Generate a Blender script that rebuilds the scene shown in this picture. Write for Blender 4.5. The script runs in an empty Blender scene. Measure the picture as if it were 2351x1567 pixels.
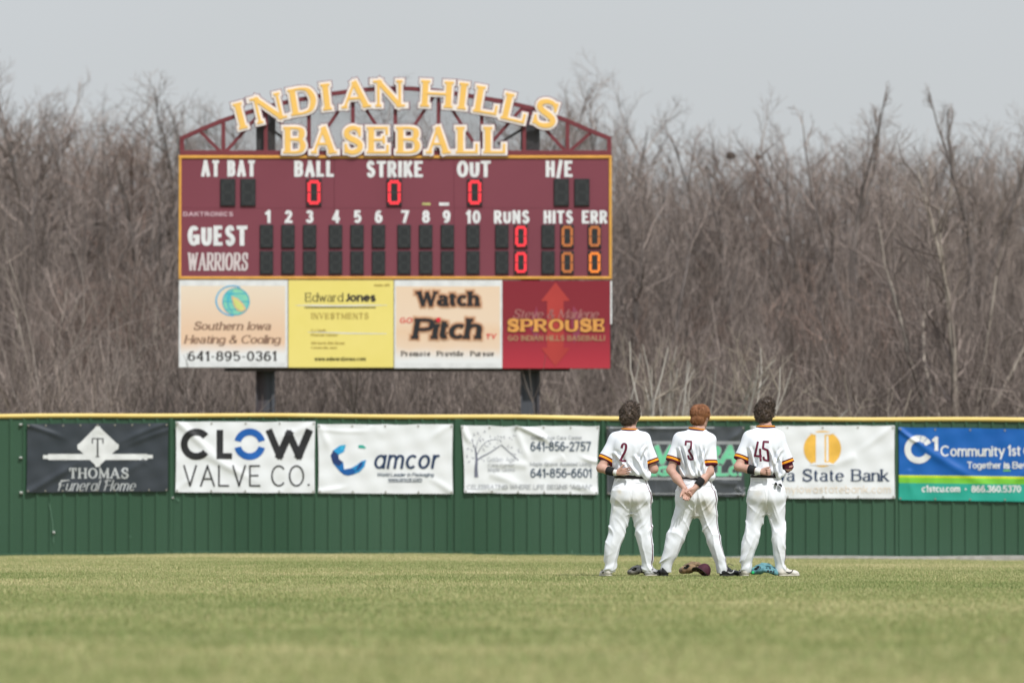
import bpy, math, random
import numpy as np
from mathutils import Vector
from mathutils.bvhtree import BVHTree

# ------------------------------------------------------------------ camera, sky, sun, exposure
SC = bpy.context.scene
COL = SC.collection
CAM_H = 0.573                      # photographer crouching by the infield
FPX = 2351 / 36.0 * 200.0          # a 200 mm lens on a 36 mm sensor, in photo pixels
PITCH = math.atan(415.0 / FPX)
cam_data = bpy.data.cameras.new("camera")
cam_data.lens = 200.0
cam_data.sensor_width = 36.0
cam_data.clip_start = 0.5
cam_data.clip_end = 6000.0
cam_data.dof.use_dof = True
cam_data.dof.focus_distance = 59.9
cam_data.dof.aperture_fstop = 2.8
cam_data.dof.aperture_blades = 9
cam = bpy.data.objects.new("camera", cam_data)
cam.location = (0, 0, CAM_H)
cam.rotation_euler = (math.pi / 2 + PITCH, 0, 0)
COL.objects.link(cam)
SC.camera = cam

SUN_EL, SUN_AZ = math.radians(52), math.radians(28)     # behind the camera, to its right
sdir = Vector((math.sin(SUN_AZ) * math.cos(SUN_EL), -math.cos(SUN_AZ) * math.cos(SUN_EL), math.sin(SUN_EL)))
sun_data = bpy.data.lights.new("sun", "SUN")
sun_data.energy = 3.1
sun_data.angle = math.radians(1.6)
sun_data.color = (1.0, 0.985, 0.965)
sun = bpy.data.objects.new("sun", sun_data)
sun.rotation_euler = sdir.to_track_quat("Z", "Y").to_euler()
sun.location = (20, -20, 60)
COL.objects.link(sun)

world = bpy.data.worlds.new("World")
SC.world = world
world.use_nodes = True
wn, wl = world.node_tree.nodes, world.node_tree.links
wn.clear()
sky = wn.new("ShaderNodeTexSky")
sky.sky_type = "NISHITA"
sky.sun_disc = False
sky.sun_elevation = SUN_EL
sky.sun_rotation = math.pi - SUN_AZ
sky.air_density = 1.0
sky.dust_density = 3.0
sky.ozone_density = 1.0
hsv = wn.new("ShaderNodeHueSaturation")
hsv.inputs["Saturation"].default_value = 0.3
hsv.inputs["Value"].default_value = 1.0
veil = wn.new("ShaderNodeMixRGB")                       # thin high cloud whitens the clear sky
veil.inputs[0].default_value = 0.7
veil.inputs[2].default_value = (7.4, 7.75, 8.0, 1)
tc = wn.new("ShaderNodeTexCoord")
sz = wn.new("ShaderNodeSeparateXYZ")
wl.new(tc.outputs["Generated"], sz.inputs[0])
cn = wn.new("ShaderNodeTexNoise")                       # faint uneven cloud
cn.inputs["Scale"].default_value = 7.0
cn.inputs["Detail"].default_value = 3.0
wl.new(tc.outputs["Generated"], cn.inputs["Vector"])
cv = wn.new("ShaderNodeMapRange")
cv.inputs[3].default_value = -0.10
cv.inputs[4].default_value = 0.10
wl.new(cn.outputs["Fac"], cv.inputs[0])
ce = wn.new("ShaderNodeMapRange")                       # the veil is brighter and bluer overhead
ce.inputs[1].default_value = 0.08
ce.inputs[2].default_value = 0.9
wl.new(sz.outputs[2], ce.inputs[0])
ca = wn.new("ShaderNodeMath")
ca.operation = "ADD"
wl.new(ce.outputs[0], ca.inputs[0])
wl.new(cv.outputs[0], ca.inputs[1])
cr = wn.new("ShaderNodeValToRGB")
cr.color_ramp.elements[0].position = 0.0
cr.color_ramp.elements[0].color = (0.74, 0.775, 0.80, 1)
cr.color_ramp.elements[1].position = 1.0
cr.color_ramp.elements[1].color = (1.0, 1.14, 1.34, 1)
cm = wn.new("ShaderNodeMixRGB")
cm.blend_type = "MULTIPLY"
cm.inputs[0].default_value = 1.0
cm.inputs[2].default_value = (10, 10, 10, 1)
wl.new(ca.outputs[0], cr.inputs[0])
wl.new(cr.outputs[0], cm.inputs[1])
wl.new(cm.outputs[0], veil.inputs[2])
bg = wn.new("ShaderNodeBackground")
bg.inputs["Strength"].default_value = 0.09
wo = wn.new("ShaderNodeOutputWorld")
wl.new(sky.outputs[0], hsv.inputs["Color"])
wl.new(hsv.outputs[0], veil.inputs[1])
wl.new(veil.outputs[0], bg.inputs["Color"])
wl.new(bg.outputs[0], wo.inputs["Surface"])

SC.view_settings.view_transform = "Standard"
SC.view_settings.look = "None"
SC.view_settings.exposure = 0.06
SC.view_settings.gamma = 1.0
SC.view_settings.use_curve_mapping = False
SC.cycles.use_denoising = True
SC.cycles.sample_clamp_direct = 6.0
SC.cycles.sample_clamp_indirect = 3.0
SC.cycles.max_bounces = 5
SC.cycles.diffuse_bounces = 3
SC.cycles.glossy_bounces = 2
SC.cycles.transmission_bounces = 2
SC.cycles.transparent_max_bounces = 4


def P(px, py, Y):
    """The place at depth Y that stands behind photo pixel (px, py)."""
    dx, du = px - 1175.5, 783.5 - py
    c, s = math.cos(PITCH), math.sin(PITCH)
    fwd, up = FPX * c - du * s, du * c + FPX * s
    return np.array((dx * Y / fwd, Y, CAM_H + up * Y / fwd))


# ------------------------------------------------------------------ helpers
ORIGIN = {}


def tag(o, label=None, cat=None, group=None, kind=None):
    if label: o["label"] = label
    if cat: o["category"] = cat
    if group: o["group"] = group
    if kind: o["kind"] = kind
    return o


def empty(name, loc):
    o = bpy.data.objects.new(name, None)
    o.empty_display_size = 0.2
    o.location = [float(v) for v in loc]
    COL.objects.link(o)
    ORIGIN[o] = np.array(loc, float)
    return o


def make_mesh(name, verts, faces):
    me = bpy.data.meshes.new(name)
    if isinstance(faces, np.ndarray):
        v = np.asarray(verts, np.float32)
        k = faces.shape[1]
        me.vertices.add(len(v)); me.vertices.foreach_set("co", v.ravel())
        me.loops.add(faces.size); me.loops.foreach_set("vertex_index", faces.astype(np.int32).ravel())
        me.polygons.add(len(faces)); me.polygons.foreach_set("loop_start", np.arange(0, faces.size, k, dtype=np.int32))
        me.update(calc_edges=True)
        me.validate()
    else:
        me.from_pydata([tuple(map(float, p)) for p in verts], [], faces)
        me.update()
    return me


def obj(name, verts, faces, mat, parent=None, smooth=False, loc=None, fmat=None):
    """One mesh object from world-space vertices; its origin is its parent's (or loc)."""
    org = ORIGIN[parent] if parent is not None else (np.zeros(3) if loc is None else np.array(loc, float))
    v = np.asarray(verts, float).reshape(-1, 3) - org
    me = make_mesh(name, v, faces)
    for m in (mat if isinstance(mat, (list, tuple)) else [mat]):
        me.materials.append(m)
    if fmat is not None:
        me.polygons.foreach_set("material_index", np.asarray(fmat, np.int32))
    if smooth:
        me.polygons.foreach_set("use_smooth", np.ones(len(me.polygons), bool))
    o = bpy.data.objects.new(name, me)
    COL.objects.link(o)
    if parent is not None:
        o.parent = parent
    else:
        o.location = [float(x) for x in org]
    ORIGIN[o] = org
    return o


class MB:
    """Collects shapes into one mesh."""
    def __init__(s): s.v, s.f, s.m = [], [], []
    def add(s, v, f, m=0):
        n = len(s.v)
        s.v.extend([tuple(map(float, p)) for p in v])
        s.f.extend([tuple(i + n for i in q) for q in f])
        s.m.extend([m] * len(f))
        return s
    def box(s, lo, hi, m=0):
        (a, b, c), (d, e, f) = lo, hi
        return s.add([(a, b, c), (d, b, c), (d, e, c), (a, e, c), (a, b, f), (d, b, f), (d, e, f), (a, e, f)],
                     [(0, 3, 2, 1), (4, 5, 6, 7), (0, 1, 5, 4), (1, 2, 6, 5), (2, 3, 7, 6), (3, 0, 4, 7)], m)
    def bevbox(s, lo, hi, b, m=0):
        """box with chamfered edges facing the viewer (-y)"""
        (x0, y0, z0), (x1, y1, z1) = lo, hi
        v = [(x0 + b, y0, z0 + b), (x1 - b, y0, z0 + b), (x1 - b, y0, z1 - b), (x0 + b, y0, z1 - b),
             (x0, y0 + b, z0), (x1, y0 + b, z0), (x1, y0 + b, z1), (x0, y0 + b, z1),
             (x0, y1, z0), (x1, y1, z0), (x1, y1, z1), (x0, y1, z1)]
        f = [(0, 1, 2, 3), (4, 5, 1, 0), (5, 6, 2, 1), (6, 7, 3, 2), (7, 4, 0, 3),
             (8, 9, 5, 4), (9, 10, 6, 5), (10, 11, 7, 6), (11, 8, 4, 7), (11, 10, 9, 8)]
        return s.add(v, f, m)
    def bar(s, a, b, w, d, m=0):
        """rectangular bar from a to b, w wide in the xz-plane, d deep in y (a, b at its middle)"""
        a, b = np.array(a, float), np.array(b, float)
        t = b - a; L = math.hypot(t[0], t[2]) or 1
        n = np.array((-t[2] / L, 0, t[0] / L)) * w / 2
        y = np.array((0, d / 2, 0))
        v = [a - n - y, a + n - y, b + n - y, b - n - y, a - n + y, a + n + y, b + n + y, b - n + y]
        return s.add(v, [(0, 1, 2, 3), (7, 6, 5, 4), (1, 0, 4, 5), (2, 1, 5, 6), (3, 2, 6, 7), (0, 3, 7, 4)], m)
    def tube(s, pts, radii, n=8, cap=True, m=0):
        pts = [np.array(p, float) for p in pts]
        if np.isscalar(radii): radii = [radii] * len(pts)
        v, f = [], []
        for i, p in enumerate(pts):
            t = pts[min(i + 1, len(pts) - 1)] - pts[max(i - 1, 0)]
            t = t / (np.linalg.norm(t) or 1)
            ref = np.array((0, 0, 1.0)) if abs(t[2]) < .9 else np.array((1.0, 0, 0))
            u = np.cross(t, ref); u /= np.linalg.norm(u); w = np.cross(u, t)
            for k in range(n):
                a = 2 * math.pi * k / n
                v.append(p + radii[i] * (math.cos(a) * u + math.sin(a) * w))
        for i in range(len(pts) - 1):
            for k in range(n):
                k2 = (k + 1) % n
                f.append((i * n + k, (i + 1) * n + k, (i + 1) * n + k2, i * n + k2))
        if cap:
            f.append(tuple(range(n)))
            f.append(tuple((len(pts) - 1) * n + k for k in range(n - 1, -1, -1)))
        return s.add(v, f, m)
    def build(s, name, mat, parent=None, smooth=False, loc=None):
        return obj(name, s.v, s.f, mat, parent, smooth, loc, s.m if isinstance(mat, (list, tuple)) else None)


def lin(r, g, b, k=1.0):
    """photo colour (0-255) to linear reflectance"""
    out = []
    for c in (r, g, b):
        c /= 255.0
        out.append(k * (c / 12.92 if c <= .04045 else ((c + .055) / 1.055) ** 2.4))
    return tuple(out)


def mat(name, col, rough=0.6, col2=None, scale=6.0, bump=0.0, bscale=40.0, metal=0.0, spec=0.35, detail=4.0,
        stretch=(1, 1, 1), emit=None, lo=0.35, hi=0.65, random_obj=0.0):
    """Principled surface whose colour wanders between col and col2 with a noise of its own place."""
    m = bpy.data.materials.new(name)
    m.use_nodes = True
    nt = m.node_tree; N, L = nt.nodes, nt.links
    b = N["Principled BSDF"]
    b.inputs["Roughness"].default_value = rough
    b.inputs["Metallic"].default_value = metal
    b.inputs["Specular IOR Level"].default_value = spec
    if col2 is None: col2 = tuple(c * .86 for c in col)
    geo = N.new("ShaderNodeNewGeometry")
    mp = N.new("ShaderNodeMapping"); mp.inputs["Scale"].default_value = stretch
    L.new(geo.outputs["Position"], mp.inputs["Vector"])
    nz = N.new("ShaderNodeTexNoise"); nz.inputs["Scale"].default_value = scale; nz.inputs["Detail"].default_value = detail
    L.new(mp.outputs[0], nz.inputs["Vector"])
    rp = N.new("ShaderNodeValToRGB")
    rp.color_ramp.elements[0].position = lo; rp.color_ramp.elements[0].color = (*col, 1)
    rp.color_ramp.elements[1].position = hi; rp.color_ramp.elements[1].color = (*col2, 1)
    L.new(nz.outputs["Fac"], rp.inputs[0])
    out = rp.outputs[0]
    if random_obj:
        oi = N.new("ShaderNodeObjectInfo")
        mr = N.new("ShaderNodeMapRange"); mr.inputs[3].default_value = 1 - random_obj; mr.inputs[4].default_value = 1 + random_obj
        L.new(oi.outputs["Random"], mr.inputs[0])
        hs = N.new("ShaderNodeHueSaturation"); L.new(out, hs.inputs["Color"]); L.new(mr.outputs[0], hs.inputs["Value"])
        out = hs.outputs[0]
    L.new(out, b.inputs["Base Color"])
    if bump:
        n2 = N.new("ShaderNodeTexNoise"); n2.inputs["Scale"].default_value = bscale; n2.inputs["Detail"].default_value = 5
        L.new(geo.outputs["Position"], n2.inputs["Vector"])
        bp = N.new("ShaderNodeBump"); bp.inputs["Strength"].default_value = bump; bp.inputs["Distance"].default_value = .02
        L.new(n2.outputs["Fac"], bp.inputs["Height"]); L.new(bp.outputs[0], b.inputs["Normal"])
    if emit:
        b.inputs["Emission Color"].default_value = (*emit[0], 1); b.inputs["Emission Strength"].default_value = emit[1]
    return m


# ------------------------------------------------------------------ a stroke alphabet for every sign
# cap height 7, x-height 4.8; L polyline, C smooth curve, E ellipse arc (cx cy rx ry a0 a1)
GLYPH = {
 'A': (6, "T0,0 3,7;L3,7 6,0;H1.1,2.4 4.9,2.4"), 'B': (4.8, "L0,0 0,7;C0,7 2.4,7 4,6.6 4.5,5.4 4,4.1 2.4,3.75 0,3.75;C2.2,3.7 4.1,3.3 4.8,1.9 4.2,.5 2.6,0 0,0"),
 'C': (5.8, "E3.1 3.5 3.1 3.5 42 318;K5.5,4.9 5.5,7"), 'D': (5.4, "L0,0 0,7;C0,7 2.4,7 4.4,6.2 5.4,3.5 4.4,.8 2.4,0 0,0"),
 'E': (4.4, "L0,0 0,7;H0,7 4.2,7;H0,3.6 3.5,3.6;H0,0 4.4,0;K4.2,5.3 4.2,7;K4.4,0 4.4,1.8;K3.4,2.8 3.4,4.4"), 'F': (4.2, "L0,0 0,7;H0,7 4.2,7;H0,3.6 3.4,3.6;K4.2,5.3 4.2,7;K3.3,2.8 3.3,4.4"),
 'G': (6, "E3.1 3.5 3.1 3.5 42 350;H3.5,3.2 6.1,3.2;L6,.6 6,3.2"), 'H': (5, "L0,0 0,7;L5,0 5,7;H0,3.6 5,3.6"), 'I': (0, "L0,0 0,7"),
 'J': (2.6, "C2.6,7 2.6,4 2.6,1.8 1.7,.1 .2,.5"), 'K': (5, "L0,0 0,7;L0,2.6 4.7,7;L1.6,4.1 5,0"), 'L': (4.2, "L0,0 0,7;H0,0 4.2,0;K4.2,0 4.2,2.1"),
 'M': (6.4, "T0,0 0,7;L0,7 3.2,.8;T3.2,.8 6.4,7;L6.4,7 6.4,0"), 'N': (5.2, "T0,0 0,7;L0,7 5.2,0;T5.2,0 5.2,7"), 'O': (6.2, "E3.1 3.5 3.1 3.5 0 360"),
 'P': (4.6, "L0,0 0,7;C0,7 2.6,7 4.2,6.5 4.7,5.1 4.2,3.7 2.6,3.2 0,3.2"), 'R': (5, "L0,0 0,7;C0,7 2.6,7 4.2,6.5 4.6,5.2 4.2,3.9 2.6,3.4 0,3.4;L2.2,3.4 5,0"),
 'S': (4.6, "C4.4,5.6 3.6,6.8 2,7 .5,6.2 .4,4.9 1.6,3.95 3.2,3.3 4.6,2.2 4.3,.8 2.6,0 .9,.25 .1,1.6;K4.5,4.9 4.5,6.9;K.05,.1 .05,2.1"), 'T': (5, "L2.5,0 2.5,7;H0,7 5,7;K0,5.3 0,7;K5,5.3 5,7"),
 'U': (5, "C0,7 0,4.6 0,2.4 .7,.55 2.5,0 4.3,.55 5,2.4 5,4.6 5,7"), 'V': (5.4, "L0,7 2.7,0;T2.7,0 5.4,7"),
 'W': (8, "L0,7 2,0;T2,0 4,6.6;L4,6.6 6,0;T6,0 8,7"), 'X': (5, "L0,0 5,7;L0,7 5,0"), 'Y': (5, "L0,7 2.5,3.3;L5,7 2.5,3.3;L2.5,0 2.5,3.3"), 'Z': (4.8, "H.2,7 4.8,7;L4.8,7 0,0;H0,0 4.8,0"),
 'a': (3.8, "E1.95 2.4 1.95 2.4 0 360;L3.9,0 3.9,4.8"), 'a2': (3.6, "C.4,3.9 1.2,4.8 2.5,4.7 3.3,3.9 3.3,2.8;L3.3,3 3.3,0;C3.3,2.9 1.7,2.6 .2,2 .2,.7 1.4,-.05 2.6,.4 3.3,1.4"),
 'b': (3.9, "L0,0 0,7;E1.95 2.4 1.95 2.4 0 360"), 'c': (3.5, "E2 2.4 2 2.4 45 315"), 'd': (3.9, "L3.9,0 3.9,7;E1.95 2.4 1.95 2.4 0 360"),
 'e': (3.8, "H0,2.5 3.9,2.5;E1.95 2.4 1.95 2.4 4 318"), 'f': (2.4, "C2.7,6.6 1.8,7.1 1.1,6.3 1,5;L1,5 1,0;H0,4.7 2.3,4.7"),
 'g': (3.9, "E1.95 2.4 1.95 2.4 0 360;C3.9,4.8 3.9,2 3.9,-.5 3.2,-1.9 1.6,-2.2 .2,-1.5"), 'h': (3.6, "L0,0 0,7;C0,3.2 .9,4.5 2.2,4.8 3.3,4.2 3.6,2.8;L3.6,2.9 3.6,0"),
 'i': (0, "L0,0 0,4.8;H-.3,6.5 .3,6.5"), 'j': (1, "C1,4.8 1,1 1,-1 .4,-2 -.3,-1.9;H.7,6.5 1.3,6.5"), 'k': (3.6, "L0,0 0,7;L0,1.8 3.3,4.8;L1.2,2.8 3.6,0"), 'l': (0, "L0,0 0,7"),
 'm': (6, "L0,0 0,4.8;C0,3.2 .7,4.5 1.7,4.8 2.7,4.2 3,2.8;L3,2.9 3,0;C3,3.2 3.7,4.5 4.7,4.8 5.7,4.2 6,2.8;L6,2.9 6,0"),
 'n': (3.6, "L0,0 0,4.8;C0,3.2 .9,4.5 2.2,4.8 3.3,4.2 3.6,2.8;L3.6,2.9 3.6,0"), 'o': (3.9, "E1.95 2.4 1.95 2.4 0 360"), 'p': (3.9, "L0,-2.2 0,4.8;E1.95 2.4 1.95 2.4 0 360"),
 'r': (2.2, "L0,0 0,4.8;C0,3 .7,4.4 1.5,4.8 2.3,4.6"), 's': (3, "C2.9,3.9 2.2,4.7 1.2,4.7 .3,4 .5,3 1.6,2.5 2.7,1.9 2.9,.9 2,.1 .9,.1 .05,1"), 't': (2.2, "C.9,6.4 .9,3 .9,1 1.4,.1 2.3,.3;H0,4.7 2.2,4.7"),
 'u': (3.6, "C0,4.8 0,3 0,1.8 .6,.3 1.8,0 3,.6 3.6,1.9;L3.6,0 3.6,4.8"), 'v': (3.6, "L0,4.8 1.8,0;L1.8,0 3.6,4.8"), 'w': (5.4, "L0,4.8 1.4,0;L1.4,0 2.7,4.4;L2.7,4.4 4,0;L4,0 5.4,4.8"),
 'x': (3.4, "L0,0 3.4,4.8;L0,4.8 3.4,0"), 'y': (3.6, "L0,4.8 1.8,0;L3.6,4.8 1,-2.2"), 'z': (3.2, "H0,4.8 3.2,4.8;L3.2,4.8 0,0;H0,0 3.2,0"),
 '0': (4.2, "E2.1 3.5 2.1 3.5 0 360"), '1': (1.8, "L1.5,0 1.5,7;L1.5,7 0,5.7"), '2': (4.2, "C.2,5.2 .8,6.6 2.1,7 3.6,6.5 4,5.1 3.3,3.6 1.5,1.7 .1,0;H.1,0 4.3,0"),
 '3': (4.2, "C.2,5.8 1,6.8 2.2,7 3.6,6.5 3.9,5.3 3.2,4 1.7,3.7;C1.7,3.7 3.4,3.4 4.2,2 3.6,.6 2.1,0 .7,.4 0,1.5"), '4': (4.6, "L3.4,0 3.4,7;L3.4,7 0,2;H0,2 4.6,2"),
 '5': (4.2, "H.7,7 3.9,7;L.7,7 .4,3.7;C.4,3.7 1.6,4.4 3,4.2 4.1,3 4.1,1.6 3.2,.3 1.7,0 .1,1"), '6': (4.2, "C3.8,6.2 2.7,7 1.4,6.5 .4,5 .1,2.6;E2.1 2.15 2.05 2.15 0 360"),
 '7': (4.2, "H0,7 4.2,7;L4.2,7 1.4,0"), '8': (4.2, "E2.1 5.35 1.75 1.65 0 360;E2.1 1.9 2.1 1.9 0 360"), '9': (4.2, "E2.1 4.85 2.05 2.15 0 360;C4.15,4.4 3.8,2 2.8,.5 1.5,0 .4,.8"),
 '&': (5.2, "C5,3 4.2,1 2.6,0 .9,.2 .1,1.6 .8,3 2.2,4.1 3.1,5.3 2.6,6.8 1.5,6.9 1,5.6 1.8,4.2 3.2,2.3 5.2,0"), '.': (.3, "H0,.35 .5,.35"), '-': (2, "H0,2.9 2,2.9"), '!': (0, "L0,2 0,7;H-.3,.3 .3,.3"),
 '/': (2.6, "L0,-.6 2.6,7.4"), "'": (0, "L0,5.2 0,7"), '"': (1.2, "L0,5.4 0,7;L1.2,5.4 1.2,7"), '*': (1, "H0,3.4 1,3.4"), ' ': (2.0, ""),
}


def _catmull(p, n=6):
    p = np.array(p, float)
    q = np.vstack([2 * p[0] - p[1], p, 2 * p[-1] - p[-2]])
    out = []
    for i in range(1, len(q) - 2):
        for k in range(n):
            t = k / n
            a, b, c, d = q[i - 1], q[i], q[i + 1], q[i + 2]
            out.append(.5 * ((2 * b) + (c - a) * t + (2 * a - 5 * b + 4 * c - d) * t * t + (3 * b - a - 3 * c + d) * t ** 3))
    out.append(p[-1])
    return np.array(out)


def glyph_strokes(ch):
    w, spec = GLYPH[ch]
    res = []
    for s in spec.split(';'):
        if not s: continue
        k = s[0]
        if k in 'LHCTK':
            pts = [tuple(map(float, q.split(','))) for q in s[1:].split()]
            res.append((k, _catmull(pts) if k == 'C' else np.array(pts)))
        else:
            cx, cy, rx, ry, a0, a1 = map(float, s[1:].split())
            n = max(10, int(abs(a1 - a0) / 12))
            a = np.radians(np.linspace(a0, a1, n + 1))
            res.append(('E', np.stack([cx + rx * np.cos(a), cy + ry * np.sin(a)], 1)))
    return w, res


def ribbons(text, box, thick, thin=None, serif=0.0, shear=0.0, gap=None, alt=True, top=7.0, grow=0.0, step=9.0, spaces=1.0):
    """Lay text out in a photo-pixel box (x0, y0 top, x1, y1 baseline); returns ribbons as (left, right) pixel points.
    thick / thin: stroke widths in pixels (upright and level strokes); grow widens everything for an outline."""
    x0, y0, x1, y1 = box
    thin = thick if thin is None else thin
    H = (y1 - y0) - thin
    sy = H / top
    gap_px = (thick + 0.16 * H if gap is None else gap) + serif * thick
    items, adv, nat = [], 0.0, 0.0
    for i, ch in enumerate(text):
        key = ch + '2' if (alt and ch + '2' in GLYPH) else ch
        w, st = glyph_strokes(key)
        if ch == ' ': w *= spaces
        items.append((nat, adv, st, ch)); nat += w
        if i < len(text) - 1: adv += gap_px
    span = (x1 - x0) - thick - serif * thick - abs(shear) * H
    sx = (span - adv) / nat if nat > 0 else 1.0
    if sx < sy * .25 and nat > 0:
        gs = max(.3, (span - .55 * sy * nat) / max(adv, 1e-6)); gs = min(gs, 1.0)
        items = [(a, b * gs, c, d) for a, b, c, d in items]; sx = (span - adv * gs) / nat
    xb = x0 + thick / 2 + serif * thick / 2; yb = y1 - thin / 2
    out = []
    for nat0, adv0, st, ch in items:
        for kind, p in st:
            q = np.stack([xb + adv0 + (nat0 + p[:, 0]) * sx + shear * p[:, 1] * sy, yb - p[:, 1] * sy], 1)
            if kind == 'K' and not serif: continue
            if kind in 'LHTK':
                L = np.linalg.norm(q[1] - q[0]); n = max(1, int(L / step))
                d = (q[1] - q[0]) / (L or 1)
                e = thin / 2 + grow if kind in 'LTK' else thick * (.0 if serif else .5) * .98 + grow
                if kind == 'H' and L < thick * 1.2: e = thick * .3 + grow
                q = np.linspace(q[0] - d * e, q[1] + d * e, n + 1)
            elif grow and kind == 'C':
                d0 = q[0] - q[1]; d1 = q[-1] - q[-2]
                q = np.vstack([q[0] + d0 / np.linalg.norm(d0) * grow, q, q[-1] + d1 / np.linalg.norm(d1) * grow])
            closed = kind == 'E' and np.allclose(q[0], q[-1])
            tq = np.gradient(q, axis=0)
            if closed: tq[0] = tq[-1] = q[1] - q[-2]
            ln = np.linalg.norm(tq, axis=1, keepdims=True); tq = tq / np.maximum(ln, 1e-9)
            nb = np.abs(tq[:, 1:2] - 0.0)
            hw = (thin + (thick - thin) * nb ** 1.5) / 2 + grow
            if kind == 'H': hw = np.full_like(hw, thin / 2 + grow)
            if kind in 'TK': hw = np.full_like(hw, thin * .58 + grow)
            if ch in 'Ss' and kind == 'C' and thick > thin:
                hw = ((thin + (thick - thin) * np.sin(np.linspace(.12, math.pi - .12, len(q))) ** .9) / 2 + grow)[:, None]
            nrm = np.stack([-tq[:, 1], tq[:, 0]], 1)
            out.append((q + nrm * hw, q - nrm * hw))
            if serif and kind in 'LT' and abs(q[1, 1] - q[0, 1]) > 1.0 * abs(q[1, 0] - q[0, 0]):
                for (gx, gy), en in ((p[0], q[0]), (p[-1], q[-1])):
                    if ch in 'AVWMvw' and sum(1 for _, r_ in st for e_ in (r_[0], r_[-1]) if np.allclose(e_, (gx, gy))) > 1: continue
                    if min(abs(gy), abs(gy - 7), abs(gy - 4.8), abs(gy + 2.2)) < .05:
                        hl = (thick if kind == 'L' else thin * 1.3) * .5 + thick * serif * .5 + grow; hh = thin * .5 + grow
                        ym = yb - gy * sy
                        a = np.array([[en[0] - hl, ym], [en[0] + hl, ym]])
                        out.append((a + (0, -hh), a + (0, hh)))
    return out


def text_mesh(mb, rb, mapf, layer=.006, m=0, depth=0.0, rot=None):
    """Turn ribbons into faces (or slabs, depth > 0) through mapf(px, py, layer)."""
    for i, (a, b) in enumerate(rb):
        if rot is not None:
            (cx, cy), ang = rot
            c, s = math.cos(ang), math.sin(ang)
            f = lambda q: np.stack([cx + (q[:, 0] - cx) * c + (q[:, 1] - cy) * s, cy - (q[:, 0] - cx) * s + (q[:, 1] - cy) * c], 1)
            a, b = f(a), f(b)
        lay = layer + .0005 * (i % 9)
        n = len(a)
        va = [mapf(x, y, lay) for x, y in a]; vb = [mapf(x, y, lay) for x, y in b]
        f = [(k, k + 1, n + k + 1, n + k) for k in range(n - 1)]
        if depth:
            wa = [mapf(x, y, lay - depth) for x, y in a]; wb = [mapf(x, y, lay - depth) for x, y in b]
            f2 = f + [(k + 2 * n, k + 1 + 2 * n, k + 1, k) for k in range(n - 1)] + [(n + k, n + k + 1, 3 * n + k + 1, 3 * n + k) for k in range(n - 1)]
            f2 += [(0, n, 3 * n, 2 * n), (n - 1, 3 * n - 1, 4 * n - 1, 2 * n - 1)]
            mb.add(va + vb + wa + wb, f2, m)
        else:
            mb.add(va + vb, f, m)
    return mb


def letter(parent, name, text, box, mapf, material, thick, layer=.006, **kw):
    return text_mesh(MB(), ribbons(text, box, thick, **kw), mapf, layer).build(name, material, parent)


def poly_mesh(mb, pts, mapf, layer=.006, m=0, grid=None):
    """flat polygon given in photo pixels (convex enough to fan from its middle), cut finely enough to follow cloth"""
    pts = np.array(pts, float); c = pts.mean(0); K = 5
    v = [mapf(c[0], c[1], layer)]; f = []
    dense = []
    for i in range(len(pts)):
        a, b = pts[i], pts[(i + 1) % len(pts)]
        k = max(1, int(np.linalg.norm(b - a) / 12))
        for t in range(k): dense.append(a + (b - a) * t / k)
    n = len(dense)
    for r in range(1, K + 1):
        for p in dense:
            q = c + (p - c) * r / K
            v.append(mapf(q[0], q[1], layer))
    for k in range(n): f.append((0, 1 + k, 1 + (k + 1) % n))
    for r in range(K - 1):
        for k in range(n):
            k2 = (k + 1) % n
            f.append((1 + r * n + k, 1 + (r + 1) * n + k, 1 + (r + 1) * n + k2, 1 + r * n + k2))
    return mb.add(v, f, m)


def rect(x0, y0, x1, y1): return [(x0, y0), (x1, y0), (x1, y1), (x0, y1)]
def ell(cx, cy, rx, ry, n=28, a0=0, a1=360):
    return [(cx + rx * math.cos(math.radians(a0 + (a1 - a0) * k / n)), cy + ry * math.sin(math.radians(a0 + (a1 - a0) * k / n))) for k in range(n)]
def arc_ribbon(mb, cx, cy, r0, r1, a0, a1, mapf, layer, m=0, n=28, sq=1.0):
    a = np.radians(np.linspace(a0, a1, n))
    A = np.stack([cx + r0 * np.cos(a), cy - r0 * sq * np.sin(a)], 1); B = np.stack([cx + r1 * np.cos(a), cy - r1 * sq * np.sin(a)], 1)
    K = 4
    for j in range(K):
        text_mesh(mb, [(A + (B - A) * j / K, A + (B - A) * (j + 1) / K)], mapf, layer, m)


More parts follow.
